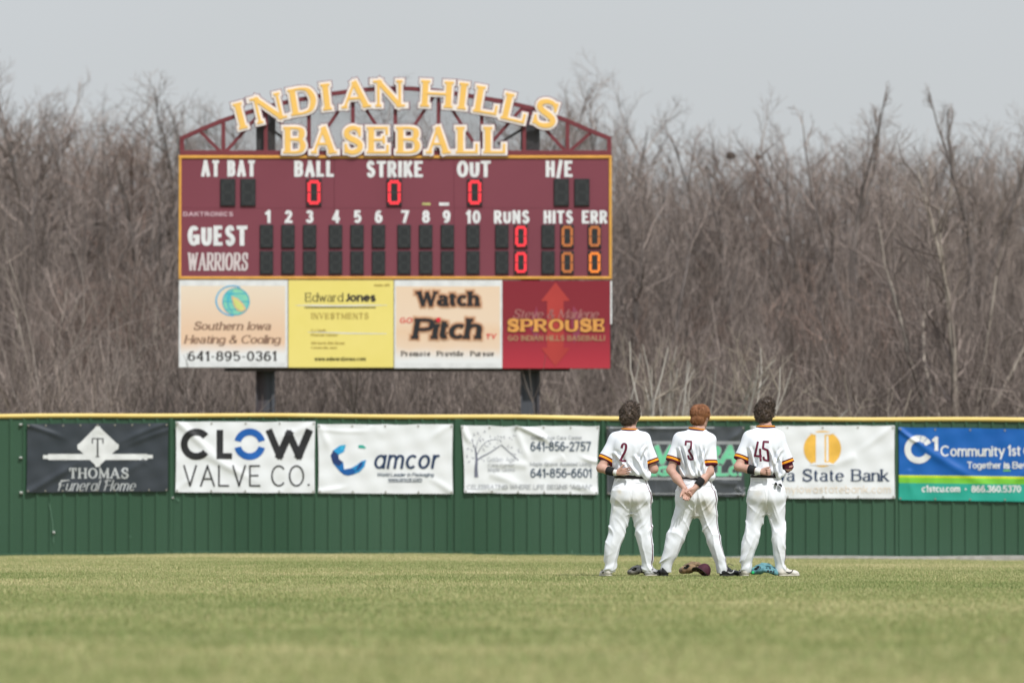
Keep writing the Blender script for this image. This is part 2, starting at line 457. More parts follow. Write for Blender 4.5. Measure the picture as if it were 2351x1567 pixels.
def scatter_nodes(o):
    """The object's own patch of mesh is set out at its loose 'site' vertices (grass, brush, far wood)."""
    g = bpy.data.node_groups.new(o.name + "_scatter", "GeometryNodeTree")
    g.interface.new_socket("Geometry", in_out="INPUT", socket_type="NodeSocketGeometry")
    g.interface.new_socket("Geometry", in_out="OUTPUT", socket_type="NodeSocketGeometry")
    N, L = g.nodes, g.links
    gi, go = N.new("NodeGroupInput"), N.new("NodeGroupOutput")
    na = N.new("GeometryNodeInputNamedAttribute"); na.data_type = "BOOLEAN"; na.inputs[0].default_value = "site"
    sg = N.new("GeometryNodeSeparateGeometry"); sg.domain = "POINT"
    ip = N.new("GeometryNodeInstanceOnPoints")
    nr = N.new("GeometryNodeInputNamedAttribute"); nr.data_type = "FLOAT_VECTOR"; nr.inputs[0].default_value = "rot"
    ns = N.new("GeometryNodeInputNamedAttribute"); ns.data_type = "FLOAT_VECTOR"; ns.inputs[0].default_value = "scl"
    er = N.new("FunctionNodeEulerToRotation")
    first = lambda n: [s for s in n.outputs if s.enabled and s.name == "Attribute"][0]
    L.new(gi.outputs[0], sg.inputs["Geometry"]); L.new(first(na), sg.inputs["Selection"])
    L.new(sg.outputs[0], ip.inputs["Points"]); L.new(sg.outputs[1], ip.inputs["Instance"])
    L.new(first(nr), er.inputs[0]); L.new(er.outputs[0], ip.inputs["Rotation"]); L.new(first(ns), ip.inputs["Scale"])
    L.new(ip.outputs[0], go.inputs[0])
    o.modifiers.new("scatter", "NODES").node_group = g


def scatter(name, verts, faces, mats, sites, rots, scls, fmat=None, smooth=False):
    nv = len(verts); ns = len(sites)
    o = obj(name, np.vstack([np.asarray(verts, float).reshape(-1, 3), np.asarray(sites, float)]), faces, mats, fmat=fmat, smooth=smooth)
    me = o.data
    z = np.zeros((nv, 3), np.float32)
    at = me.attributes.new("site", "BOOLEAN", "POINT"); at.data.foreach_set("value", np.r_[np.zeros(nv, bool), np.ones(ns, bool)])
    at = me.attributes.new("rot", "FLOAT_VECTOR", "POINT"); at.data.foreach_set("vector", np.vstack([z, rots]).astype(np.float32).ravel())
    at = me.attributes.new("scl", "FLOAT_VECTOR", "POINT"); at.data.foreach_set("vector", np.vstack([z + 1, scls]).astype(np.float32).ravel())
    scatter_nodes(o)
    return o

# ------------------------------------------------------------------ ground
YF = 97.0                                     # the fence line
BASE = np.array([(-900, 1279), (-200, 1277.5), (0, 1275), (450, 1270), (900, 1269), (1400, 1275.5), (1740, 1280), (2351, 1284.5), (2700, 1287), (3400, 1289)], float)
TOP = np.array([(-900, 957), (-200, 956), (0, 955), (450, 953), (600, 953.5), (1200, 957), (1400, 959.5), (1740, 961), (2351, 963), (2700, 964), (3400, 965)], float)
base_px = lambda px: np.interp(px, BASE[:, 0], BASE[:, 1]) + 2.5
top_px = lambda px: np.interp(px, TOP[:, 0], TOP[:, 1])


def gz(x, y):
    """height of the ground: level round the players, easing to the foot of the fence"""
    px = 1175.5 + np.asarray(x) * FPX / YF
    zb = CAM_H - (base_px(px) - 1198.5) * YF / FPX
    t = np.clip((np.asarray(y) - 63.0) / (YF - 63.0), 0, 1)
    return zb * t * t * (3 - 2 * t)


m_ground = mat("turf", (.135, .15, .055), .95, (.24, .215, .1), .5, bump=.4, bscale=30, stretch=(.5, 1, 1), spec=.1)
xs = np.r_[-2500, -600, -150, -50, np.arange(-24, 25, 1.0), 50, 150, 600, 2500]
ys = np.r_[-400, -50, 0, 20, 40, 55, np.arange(60, 99, 1.0), 101, 110, 140, 200, 500, 1500, 5000]
X, Y = np.meshgrid(xs, ys, indexing="ij")
V = np.stack([X, Y, gz(X, Y)], -1).reshape(-1, 3)
ni, nj = len(xs), len(ys)
I, J = np.meshgrid(np.arange(ni - 1), np.arange(nj - 1), indexing="ij")
q = (I * nj + J).ravel()
tag(obj("ground", V, np.stack([q, q + nj, q + nj + 1, q + 1], 1), m_ground, smooth=True), "mown outfield ground running back to the green fence", "ground", kind="structure")

# grass blades: one square metre of turf set out again and again
rng = np.random.default_rng(5)
def grass_material():
    m = bpy.data.materials.new("grass_blades"); m.use_nodes = True
    N, L = m.node_tree.nodes, m.node_tree.links
    b = N["Principled BSDF"]; b.inputs["Roughness"].default_value = .65; b.inputs["Specular IOR Level"].default_value = .2
    geo = N.new("ShaderNodeNewGeometry")
    def nz(scale, stretch, det=3):
        mp = N.new("ShaderNodeMapping"); mp.inputs["Scale"].default_value = stretch; L.new(geo.outputs["Position"], mp.inputs[0])
        n = N.new("ShaderNodeTexNoise"); n.inputs["Scale"].default_value = scale; n.inputs["Detail"].default_value = det; L.new(mp.outputs[0], n.inputs["Vector"]); return n.outputs["Fac"]
    def math_(op, a, b_, c=None):
        n = N.new("ShaderNodeMath"); n.operation = op
        for i, v in enumerate((a, b_, c)):
            if v is None: continue
            if isinstance(v, (int, float)): n.inputs[i].default_value = v
            else: L.new(v, n.inputs[i])
        return n.outputs[0]
    big = nz(1.0, (.13, .075, 0), 4)
    fine = nz(1.0, (1.6, .5, 0), 3)
    sep = N.new("ShaderNodeSeparateXYZ"); L.new(geo.outputs["Position"], sep.inputs[0])
    far = N.new("ShaderNodeMapRange"); far.inputs[1].default_value = 50; far.inputs[2].default_value = 92; far.inputs[3].default_value = 0; far.inputs[4].default_value = .17   # drier turf by the fence
    L.new(sep.outputs[1], far.inputs[0])
    rnd = geo.outputs["Random Per Island"]
    s = math_("MULTIPLY_ADD", big, 1.25, -.22)
    s = math_("MULTIPLY_ADD", fine, .45, s)
    s = math_("MULTIPLY_ADD", nz(1.0, (.10, .62, 0), 2), .42, s)
    s = math_("MULTIPLY_ADD", rnd, .7, s)
    s = math_("ADD", s, -.71)
    s = math_("ADD", s, far.outputs[0])
    rp = N.new("ShaderNodeValToRGB"); L.new(s, rp.inputs[0])
    e = rp.color_ramp.elements
    e[0].position = .0; e[0].color = (.18, .25, .078, 1)
    e[1].position = 1.0; e[1].color = (.70, .61, .34, 1)
    x = e.new(.35); x.color = (.295, .345, .125, 1)
    x = e.new(.62); x.color = (.465, .45, .205, 1)
    L.new(rp.outputs[0], b.inputs["Base Color"])
    tr = N.new("ShaderNodeBsdfTranslucent"); L.new(rp.outputs[0], tr.inputs[0])
    mx = N.new("ShaderNodeMixShader"); mx.inputs[0].default_value = .3
    L.new(b.outputs[0], mx.inputs[1]); L.new(tr.outputs[0], mx.inputs[2])
    L.new(mx.outputs[0], N["Material Output"].inputs["Surface"])
    return m


gv, gf = [], []
for k in range(1500):
    x, y = rng.uniform(-.72, .72, 2)
    h = rng.uniform(.014, .034) * (1.0 + .4 * (rng.random() < .10)); w = rng.uniform(.0022, .004)
    a = rng.uniform(0, math.pi); lean = rng.normal(0, .45, 2) * h
    ux, uy = math.cos(a) * w, math.sin(a) * w
    n = len(gv)
    gv += [(x - ux, y - uy, 0), (x + ux, y + uy, 0), (x - ux * .8 + lean[0] * .4, y - uy * .8 + lean[1] * .4, h * .6), (x + ux * .8 + lean[0] * .4, y + uy * .8 + lean[1] * .4, h * .6), (x + lean[0], y + lean[1], h)]
    gf += [(n, n + 1, n + 3), (n, n + 3, n + 2), (n + 2, n + 3, n + 4)]
sites = []
for y in np.arange(17.5, 96.4, 1.0):
    hw = .0905 * y + 1.6
    for x in np.arange(-math.ceil(hw), math.ceil(hw) + .5, 1.0):
        jx, jy = x + rng.uniform(-.5, .5), min(y + rng.uniform(-.5, .5), 96.2)
        if jx > 3.2 and jy > 95.6: continue
        sites.append((jx, jy, float(gz(jx, jy))))
sites = np.array(sites)
rots = np.zeros_like(sites); rots[:, 2] = rng.uniform(0, 6.28, len(sites))
scl = np.ones_like(sites); scl[:, 2] = rng.uniform(.8, 1.2, len(sites))
scl[(sites[:, 1] > 53.5) & (sites[:, 1] < 60.7) & (sites[:, 0] > .4) & (sites[:, 0] < 3.9), 2] *= .55      # trodden short round the players
tag(scatter("grass", gv, np.array(gf), grass_material(), sites, rots, scl), "patchy green and straw grass of the mown outfield", "grass", kind="stuff")

# low pale kerb that shows at the right-hand foot of the fence
mb = MB()
kx = np.linspace(1500, 2900, 29)
v, f = [], []
for i, px in enumerate(kx):
    x = (px - 1175.5) * YF / FPX
    zt = gz(x, YF - .4) + np.interp(px, [1500, 1720, 2000, 2351, 2900], [-.02, .05, .06, .085, .10]) + .006 * math.sin(px * .11)
    v += [(x, YF - .5, gz(x, YF - .5) - .1), (x, YF - .47, zt), (x, YF - .06, zt + .008), (x, YF - .06, zt - .2)]
for i in range(len(kx) - 1):
    for k in range(3): f.append((4 * i + k, 4 * i + k + 1, 4 * i + k + 5, 4 * i + k + 4))
tag(obj("kerb", v, f, mat("concrete", (.42, .4, .37), .9, (.3, .285, .25), 8, bump=.5, bscale=60)), "low pale concrete kerb along the foot of the green fence", "kerb", kind="structure")

# ------------------------------------------------------------------ outfield fence
def steel_green():
    m = mat("green_steel", lin(45, 77, 56), .42, lin(59, 90, 69), .35, bump=.10, bscale=3, spec=.4, stretch=(1, 1, .3), detail=2)
    return m
m_green = steel_green()
fence = tag(empty("outfield_fence", (0, YF, 0)), "long green ribbed metal outfield fence with yellow top rail", "fence")
fx = lambda px: (px - 1175.5) * YF / FPX
x_lo, x_hi = fx(-700), fx(3050)
prof = []
xx = x_lo
pitch = .2262
while xx < x_hi:                              # flat pan, trapezoid rib, faint stiffening swage
    for dx, d in ((0, 0), (.062, 0), (.066, .0014), (.074, .0014), (.078, 0), (.12, 0), (.124, .0014), (.132, .0014), (.136, 0), (.160, 0), (.164, .026), (.180, .028), (.2215, 0)):
        prof.append((xx + dx, d))
    xx += pitch
zz = [0, .06, .5, 1.0, 1.5, 2.0, 1.0]
rows = 7
v, f = [], []
rr = random.Random(3)
for x, d in prof:
    px = 1175.5 + x * FPX / YF
    z0 = float(gz(x, YF)) - .03
    z1 = CAM_H + (1198.3 - top_px(px)) * YF / FPX - .01
    for k in range(rows):
        t = k / (rows - 1)
        dent = .004 * math.sin(x * 1.7 + t * 3) + .0035 * math.sin(x * 4.1 - t * 5.3)
        v.append((x, YF - d - dent, z0 + (z1 - z0) * t))
for i in range(len(prof) - 1):
    for k in range(rows - 1):
        a = i * rows + k
        f.append((a, a + rows, a + rows + 1, a + 1))
obj("ribbed_panel", v, f, m_green, fence)
def strip(mb, px0, px1, zf0, zf1, d0, d1, n=1):
    pass
# base flashing
v, f = [], []
bx = np.linspace(x_lo, x_hi, 120)
for x in bx:
    z0 = float(gz(x, YF))
    v += [(x, YF - .034, z0 - .06), (x, YF - .036, z0 + .05), (x, YF - .012, z0 + .062)]
for i in range(len(bx) - 1):
    for k in range(2): f.append((3 * i + k, 3 * i + 3 + k, 3 * i + 4 + k, 3 * i + 1 + k))
obj("base_flashing", v, f, m_green, fence)
# joint covers
for px in (-262, 394, 1051, 1384, 2058, 2720):
    x = fx(px); z0 = float(gz(x, YF)) + .05; z1 = CAM_H + (1198.3 - top_px(px)) * YF / FPX - .03
    w = .03 if px != 1051 else .062
    MB().bevbox((x - w, YF - .034, z0), (x + w, YF + .02, z1), .012).build("joint_cover", m_green, fence)
# yellow cap
m_yel = mat("yellow_plastic", lin(240, 212, 132), .5, lin(230, 198, 116), 1.2, spec=.4)
pts = []
for px in np.arange(-700, 3051, 50):
    z = CAM_H + (1198.3 - top_px(px)) * YF / FPX
    pts.append((fx(px), YF - .01, z + .006 * math.sin(px * .012)))
MB().tube(pts, .037, 12).build("top_rail", m_yel, fence, smooth=True)
# posts and rails at the back, seen from a step to the side
m_galv = mat("galvanised", (.35, .36, .36), .5, (.27, .28, .28), 3, metal=.6)
for px in (-262, 66, 394, 722, 1051, 1384, 1721, 2058, 2390, 2720):
    x = fx(px)
    MB().tube([(x, YF + .12, float(gz(x, YF)) - .1), (x, YF + .12, 2.2)], .045, 8).build("back_post", m_galv, fence, smooth=True)
# leftover white ties and scrapes
m_tie = mat("white_plastic", (.5, .52, .48), .5)
mt = MB()
for px, py, w, h in ((48, 974, 5, 3), (48, 1050, 5, 3), (49, 1130, 5, 4), (124, 1221, 4, 4), (397, 1142, 3, 3)):
    a, b = P(px - w * .7, py + h * .7, YF), P(px + w * .7, py - h * .7, YF)
    MB().bevbox((a[0], YF - .06, a[2]), (b[0], YF - .005, b[2]), .01).build("tie", m_tie, fence)
m_scr = mat("scratched_steel", lin(110, 145, 122), .5)
for pts in ([(113, 1155), (117, 1175), (121, 1200), (123, 1245)], [(1312, 1262), (1314, 1269), (1316, 1279)], [(405, 1143), (412, 1149)], [(302, 1232), (296, 1230)]):
    mq = MB()
    for (a, b), (c, d) in zip(pts, pts[1:]):
        p, q_ = P(a, b, YF - .031), P(c, d, YF - .031)
        mq.bar(p, q_, .008, .006)
    mq.build("scrape", m_scr, fence)

# ------------------------------------------------------------------ banners hung on the fence
m_white = mat("white_vinyl", (.79, .80, .81), .5, (.765, .77, .775), 3, spec=.3)
m_black = mat("black_vinyl", lin(50, 56, 62), .5, lin(58, 63, 69), 2, spec=.4)
m_ink = mat("black_ink", lin(44, 44, 46), .5)
m_wink = mat("white_ink", (.78, .78, .77), .5)
m_blueink = mat("blue_ink", lin(32, 98, 178), .5)
m_navy = mat("navy_ink", lin(36, 58, 92), .5)
m_slate = mat("slate_ink", lin(82, 96, 112), .5)
m_fade = mat("faded_grey_ink", lin(188, 190, 194), .5)
m_fadew = mat("greyish_white_ink", lin(196, 198, 198), .5)
m_gold = mat("gold_ink", lin(243, 190, 82), .5)
m_brass = mat("grommet_brass", (.35, .33, .28), .4, metal=.5)


def banner(label, corners, material, ridges, grommets=4, scallop=1.5, seed=0, name="banner", amp=1.8, bands=None):
    tl, tr, br, bl = [np.array(c, float) for c in corners]
    r = random.Random(seed)
    ph = [r.uniform(0, 6.28) for _ in range(6)]
    def wave(px, py):
        w = .006 * math.sin(px * .05 + py * .02 + ph[0]) + .003 * math.sin(px * .11 - py * .07 + ph[1]) + .002 * math.sin(px * .031 + py * .15 + ph[2])
        for x0, y0, x1, y1, a, wd in ridges:
            dx, dy = x1 - x0, y1 - y0; L = math.hypot(dx, dy)
            t = ((px - x0) * dx + (py - y0) * dy) / L / L
            d = ((px - x0) * -dy + (py - y0) * dx) / L
            d += 3.0 * math.sin(t * 3.0 + x0)
            w += amp * a * math.exp(-(d / wd) ** 2) * (math.exp(-max(0, t - .55) ** 2 / .1) if t > 0 else math.exp(-t * t / .004))
        return w
    def mapf(px, py, layer=0):
        p = P(px, py, YF - .036)
        p[1] -= .014 + wave(px, py) + layer
        return p
    nu, nv = 150, 64
    v, f, fm = [], [], []
    for i in range(nu + 1):
        u = i / nu
        for j in range(nv + 1):
            t = j / nv
            q = (tl * (1 - u) + tr * u) * (1 - t) + (bl * (1 - u) + br * u) * t
            sag = scallop * abs(math.sin(math.pi * u * (grommets - 1))) * (.55 + .45 * math.sin(u * 9 + seed))
            q = q + np.array((0, sag * (1 - t) ** 3 + sag * .35 * t ** 3))
            sd = math.sin(math.pi * t)
            q = q + np.array((sd * (1 - u) ** 6 * scallop * .9 - sd * u ** 6 * scallop * .9, 0))
            v.append(mapf(q[0], q[1]))
    for i in range(nu):
        for j in range(nv):
            a = i * (nv + 1) + j
            f.append((a, a + 1, a + nv + 2, a + nv + 1))
            if bands: fm.append(sum(1 for b in bands if (j + .5) / nv > b))
    c = P((bl[0] + br[0]) / 2, (bl[1] + br[1]) / 2, YF - .05)
    o = obj(name, v, f, material, None, True, c, fm if bands else None)
    tag(o, label, "banner", "advertising banners along the fence")
    for k in range(grommets):
        for e0, e1, off in ((tl, tr, 4.5), (bl, br, -3.5)):
            u = (k + .012 * (grommets - 1) * (1 - 2 * k / (grommets - 1))) / (grommets - 1)
            q = e0 * (1 - u) + e1 * u + (0, off)
            pc = mapf(q[0], q[1], .004)
            mg = MB(); mg.tube([pc + (0, .006, 0), pc + (0, -.006, 0)], .016, 10)
            mg.build("grommet", m_brass, o)
    return o, mapf


# 1 black banner with white diamond
b1, mf = banner("black vinyl banner with white diamond and T over THOMAS lettering", [(62, 972), (387, 970), (386, 1127), (61, 1130)], m_black,
                [(62, 972, 150, 1010, .012, 6), (387, 972, 275, 1015, .014, 7), (386, 985, 280, 1030, .009, 6), (61, 1128, 190, 1060, .014, 8), (330, 1060, 250, 1110, .008, 9), (225, 972, 225, 1000, .008, 12)], 9, 1.0, 1)
mb = MB(); poly_mesh(mb, rect(99, 1044, 112, 1052.5), mf, .004); poly_mesh(mb, rect(111, 1041.5, 339, 1055), mf, .0045); poly_mesh(mb, rect(338, 1043.5, 351, 1051.5), mf, .005)
mb.build("emblem_bar", m_wink, b1)
D = [(220, 978), (230, 978), (231, 982), (268, 1017), (273, 1020), (272, 1030), (266, 1033), (231, 1066), (229, 1071), (219, 1071), (218, 1066), (183, 1033), (178, 1030), (178, 1020), (183, 1017), (218, 982)]
mb = MB(); poly_mesh(mb, D, mf, .007); em = mb.build("emblem_diamond", m_wink, b1)
letter(b1, "emblem_letter", "T", (208, 1005, 241, 1049), mf, m_ink, 3.6, .010, thin=2.2, serif=1.4)
letter(b1, "lettering", "THOMAS", (157, 1073.5, 297, 1097.5), mf, m_fadew, 4.6, .006, thin=2.4, serif=.7, gap=5)
letter(b1, "lettering", "Funeral Home", (133, 1101, 316, 1126), mf, m_fadew, 2.6, .006, thin=1.3, shear=.3, gap=5.0, alt=False, spaces=1.0)
mb = MB(); text_mesh(mb, [(np.array([[138, 1118], [134, 1110], [142, 1103], [160, 1100.5]]), np.array([[140.5, 1117], [137, 1110], [143.5, 1105], [160, 1102.5]])), (np.array([[243, 1108], [240, 1103], [247, 1100], [256, 1103]]), np.array([[245, 1107], [242.5, 1103.5], [247.5, 1101.7], [255, 1104.6]]))], mf, .0062)
mb.build("swash", m_fadew, b1)

# 2 white banner, black and blue bold letters
b2, mf = banner("white vinyl banner with heavy black CLOW and a split blue O", [(404, 967), (724, 967), (723, 1131), (403, 1129)], m_white,
                [(404, 968, 520, 1065, .016, 9), (470, 1040, 600, 1115, .011, 9), (724, 967, 640, 1010, .008, 8), (650, 1130, 700, 1040, .007, 10), (403, 1129, 450, 1090, .006, 7)], 5, 1.2, 2)
mb = MB(); arc_ribbon(mb, 451, 1019, 20, 36, 40, 320, mf, .006); mb.build("lettering", m_ink, b2)
mb = MB(); poly_mesh(mb, rect(497.5, 986, 512.5, 1053), mf, .006); poly_mesh(mb, rect(512, 1039.5, 533, 1053), mf, .0065); mb.build("lettering", m_ink, b2)
mb = MB(); arc_ribbon(mb, 573.5, 1019, 20.5, 36, 14, 166, mf, .006); arc_ribbon(mb, 573.5, 1019, 20.5, 36, 194, 346, mf, .006); mb.build("lettering", m_blueink, b2)
letter(b2, "lettering", "W", (612, 985, 716, 1052.5), mf, m_ink, 15.5, .006, thin=15)
letter(b2, "lettering", "VALVE CO.", (421, 1067, 711, 1116), mf, m_ink, 3.6, .006, gap=11, spaces=.6)

# 3 white banner, blue faceted emblem
b3, mf = banner("white vinyl banner with blue faceted ring emblem and amcor lettering", [(729, 973), (1040, 973), (1040, 1133), (731, 1131)], m_white,
                [(729, 974, 760, 1040, .009, 8), (1040, 974, 985, 1010, .008, 8), (1040, 1132, 980, 1095, .010, 8), (731, 1131, 800, 1112, .010, 6), (860, 975, 880, 1010, .006, 12), (745, 985, 860, 990, .006, 5)], 5, 1.8, 3)
facets = [((38, 60, 110), [(759, 1045), (765, 1033), (777, 1043), (778, 1053), (788, 1060), (776, 1072), (764, 1062)]),
          ((24, 110, 180), [(764, 1062), (776, 1072), (788, 1060), (790, 1077), (780, 1081)]),
          ((40, 150, 205), [(765, 1033), (779, 1023), (793, 1021), (790, 1036), (777, 1043)]),
          ((60, 180, 220), [(780, 1022), (794, 1020), (792, 1029), (784, 1033)]),
          ((20, 90, 160), [(780, 1081), (790, 1077), (806, 1074), (817, 1079), (812, 1088), (800, 1091), (790, 1089)]),
          ((34, 140, 200), [(806, 1074), (820, 1066), (830, 1058), (841, 1055), (837, 1070), (826, 1082), (812, 1088), (817, 1079)]),
          ((36, 70, 130), [(826, 1062), (834, 1060), (831, 1070), (820, 1080), (817, 1079)]),
          ((40, 170, 150), [(823, 1021), (833, 1021), (841, 1027), (838, 1028.5), (823, 1027)])]
for k, (c, p) in enumerate(facets):
    mb = MB(); poly_mesh(mb, p, mf, .005 + .0006 * k); mb.build("emblem_facet", mat("emblem_blue", lin(*c), .5), b3)
letter(b3, "lettering", "amcor", (857, 1043, 1012, 1075.5), mf, m_navy, 6.2, .006, thin=5.2, top=4.8, shear=.18, alt=False)
letter(b3, "lettering", "World Leader in Packaging", (865, 1084.5, 997, 1093), mf, m_slate, 1.5, .006, thin=1.1, shear=.2, gap=1.6, alt=False, spaces=.7)
letter(b3, "lettering", "www.amcor.com", (891, 1095.5, 969, 1103.5), mf, m_slate, 1.4, .006, thin=1.1, gap=1.2, alt=False)
mb = MB(); poly_mesh(mb, rect(891, 1105, 969, 1106.2), mf, .006); mb.build("underline", m_slate, b3)

# 4 crumpled white banner, line-drawn tree
b4, mf = banner("crumpled white banner with drawn tree, roof and two phone numbers", [(1058, 976), (1376, 977), (1373, 1134), (1066, 1130)], m_white,
                [(1188, 978, 1275, 1020, .026, 7), (1058, 976, 1086, 1020, .020, 7), (1186, 980, 1215, 1070, .014, 8), (1376, 1060, 1330, 1045, .012, 5), (1205, 1070, 1120, 1060, .012, 9), (1373, 1134, 1300, 1110, .010, 8), (1066, 1130, 1190, 1112, .010, 8), (1130, 1085, 1200, 1120, .010, 9), (1290, 1045, 1240, 1075, .008, 10)], 6, 3.2, 4)
mb = MB()
for pts, w0, w1 in (([(1093.5, 1095), (1093, 1075), (1094, 1058), (1093, 1040), (1091, 1028)], 9, 2.4), ([(1095, 1056), (1106, 1048), (1120, 1041), (1138, 1030), (1151, 1020.5)], 3.4, 1.4),
                    ([(1095, 1044), (1104, 1027), (1118, 1013), (1136, 1008), (1152, 1011)], 1.6, .8), ([(1151, 1020.5), (1170, 1038), (1190, 1056)], 2.0, 1.8), ([(1092, 1032), (1086, 1018), (1084, 1005)], 1.5, .8), ([(1092, 1034), (1096, 1015), (1104, 1000)], 1.3, .7)):
    p = _catmull(pts, 5); t = np.gradient(p, axis=0); t /= np.linalg.norm(t, axis=1, keepdims=True)
    nn = np.stack([-t[:, 1], t[:, 0]], 1); w = np.linspace(w0, w1, len(p))[:, None] / 2
    text_mesh(mb, [(p + nn * w, p - nn * w)], mf, .006)
rr = random.Random(8)
for cx, cy in [(1082, 1012), (1090, 998), (1100, 994), (1112, 991), (1122, 1002), (1140, 1002), (1158, 1004), (1172, 1006), (1180, 1002), (1104, 1012), (1110, 1009), (1126, 1016), (1146, 1013), (1116, 1024), (1110, 1032), (1138, 1026), (1076, 1028), (1080, 1034), (1086, 1021), (1074, 1046), (1085, 1050), (1168, 1024), (1176, 1028), (1189, 1031), (1193, 1036), (1180, 1040), (1108, 1056), (1078, 1060), (1152, 1003)]:
    for _ in range(3):
        x, y, a = cx + rr.uniform(-4, 4), cy + rr.uniform(-3, 3), rr.uniform(0, 6.28)
        c, s = math.cos(a) * 2.2, math.sin(a) * 2.2
        poly_mesh(mb, [(x - c, y - s), (x + s * .35, y - c * .35), (x + c, y + s), (x - s * .35, y + c * .35)], mf, .0055)
mb.build("drawn_tree", mat("faded_slate_ink", lin(120, 122, 138), .5), b4)
letter(b4, "lettering", "641-856-2757", (1217.5, 1013, 1357, 1035), mf, m_slate, 3.3, .006, gap=4.2)
letter(b4, "lettering", "641-856-6601", (1217.5, 1074.5, 1359, 1096), mf, m_slate, 3.3, .006, gap=4.2)
letter(b4, "lettering", "Golden Age Care Center", (1219, 999.5, 1337, 1008.5), mf, m_fade, 1.7, .006, gap=1.7)
letter(b4, "lettering", "Maple Grove Assisted Living", (1217, 1060, 1358, 1069), mf, m_fade, 1.7, .006, gap=1.6)
letter(b4, "lettering", "Golden Age", (1118, 1048.5, 1183, 1059), mf, m_fade, 1.4, .006, thin=.9, serif=.5, gap=1.4)
letter(b4, "lettering", "Care Center", (1120, 1063, 1182, 1070), mf, m_fade, 1.0, .006, thin=.8, gap=1.3)
letter(b4, "lettering", "Maple Grove", (1120, 1072, 1183, 1082), mf, m_fade, 1.4, .006, thin=.9, serif=.5, gap=1.4)
letter(b4, "lettering", 'CELEBRATING WHERE LIFE BEGINS "AGAIN"', (1071, 1111.5, 1359, 1122.5), mf, m_fade, 1.7, .006, gap=2.0, shear=.12)

# 5 dark banner behind the players
b5, mf = banner("torn dark charcoal banner with mint green capitals behind the players", [(1391, 977), (1710, 977), (1711, 1139), (1393, 1135)], mat("charcoal_vinyl", lin(62, 66, 70), .45, lin(76, 80, 84), 5, spec=.4),
                [(1391, 978, 1420, 1020, .016, 6), (1710, 978, 1672, 1015, .016, 7), (1711, 1135, 1685, 1118, .014, 5), (1500, 980, 1640, 985, .008, 5), (1690, 1110, 1640, 1100, .009, 6)], 4, 3.0, 5)
m_mint = mat("mint_ink", lin(118, 205, 160), .5); m_bar = mat("grey_ink", lin(158, 160, 162), .5)
mb = MB(); poly_mesh(mb, rect(1412, 1012, 1702, 1019.5), mf, .005); poly_mesh(mb, rect(1412, 1095, 1702, 1101), mf, .005); poly_mesh(mb, rect(1400, 1131, 1708, 1134), mf, .005)
poly_mesh(mb, rect(1400, 979.5, 1640, 983), mf, .005); mb.build("grey_rule", m_bar, b5)
mb = MB()
for x in (1506, 1545): poly_mesh(mb, rect(x - .8, 1102, x + .8, 1131), mf, .005)
poly_mesh(mb, rect(1394, 990, 1396.5, 1130), mf, .005)
mb.build("crease_line", mat("worn_grey", lin(95, 98, 102), .5), b5)
for txt, box, th in (("V", (1499, 1022, 1545, 1064), 11), ("RA", (1617, 1022, 1697, 1064), 11.5)):
    letter(b5, "letter_edge", txt, box, mf, m_bar, th, .005, thin=9, shear=.12, gap=9, grow=1.8)
    letter(b5, "lettering", txt, box, mf, m_mint, th, .010, thin=9, shear=.12, gap=9)
for txt, box, th in (("LG", (1483, 1068.5, 1541, 1092.5), 7.5), (".L.C.", (1641, 1068.5, 1703, 1092.5), 7.5)):
    letter(b5, "letter_edge", txt, box, mf, m_bar, th, .005, thin=6.5, gap=6, grow=1.3)
    letter(b5, "lettering", txt, box, mf, m_mint, th, .010, thin=6.5, gap=6)
# worn scuffs at the lower right corner
mb = MB(); rr = random.Random(4)
for _ in range(16):
    x, y = rr.uniform(1684, 1709), rr.uniform(1116, 1136)
    poly_mesh(mb, [(x, y), (x + rr.uniform(2, 6), y + rr.uniform(-2, 1)), (x + rr.uniform(1, 5), y + rr.uniform(1, 3))], mf, .005)
mb.build("worn_patch", m_bar, b5)

# 6 white bank banner, gold coin
b6, mf = banner("white bank banner with a gold coin emblem and navy serif lettering", [(1723, 977), (2054, 976), (2055, 1143), (1724, 1143)], m_white,
                [(1723, 978, 1800, 1010, .009, 8), (2054, 976, 1960, 1040, .008, 8), (1960, 1050, 1870, 1075, .007, 9), (1724, 1142, 1790, 1120, .008, 8)], 5, 1.2, 6)
mb = MB(); poly_mesh(mb, ell(1888, 1029.5, 43, 41.5), mf, .005); mb.build("emblem_coin", m_gold, b6)
mb = MB(); poly_mesh(mb, rect(1873, 996, 1893, 1062), mf, .0075); poly_mesh(mb, [(1858, 992), (1917, 992), (1907, 997), (1868, 997)], mf, .008); poly_mesh(mb, [(1858, 1067), (1917, 1067), (1905, 1061), (1868, 1061)], mf, .0085)
poly_mesh(mb, rect(1896.5, 1000, 1902, 1058), mf, .008); mb.build("emblem_pillar", m_white, b6)
letter(b6, "lettering", "Iowa State Bank", (1748, 1076.5, 2042, 1104), mf, m_navy, 4.8, .006, thin=2.0, serif=.6, gap=3.6, spaces=1.1)
letter(b6, "lettering", "myiowastatebank.com", (1797, 1113, 2045, 1131), mf, mat("peach_ink", lin(240, 224, 205), .5), 2.0, .006, gap=4.5, alt=False)

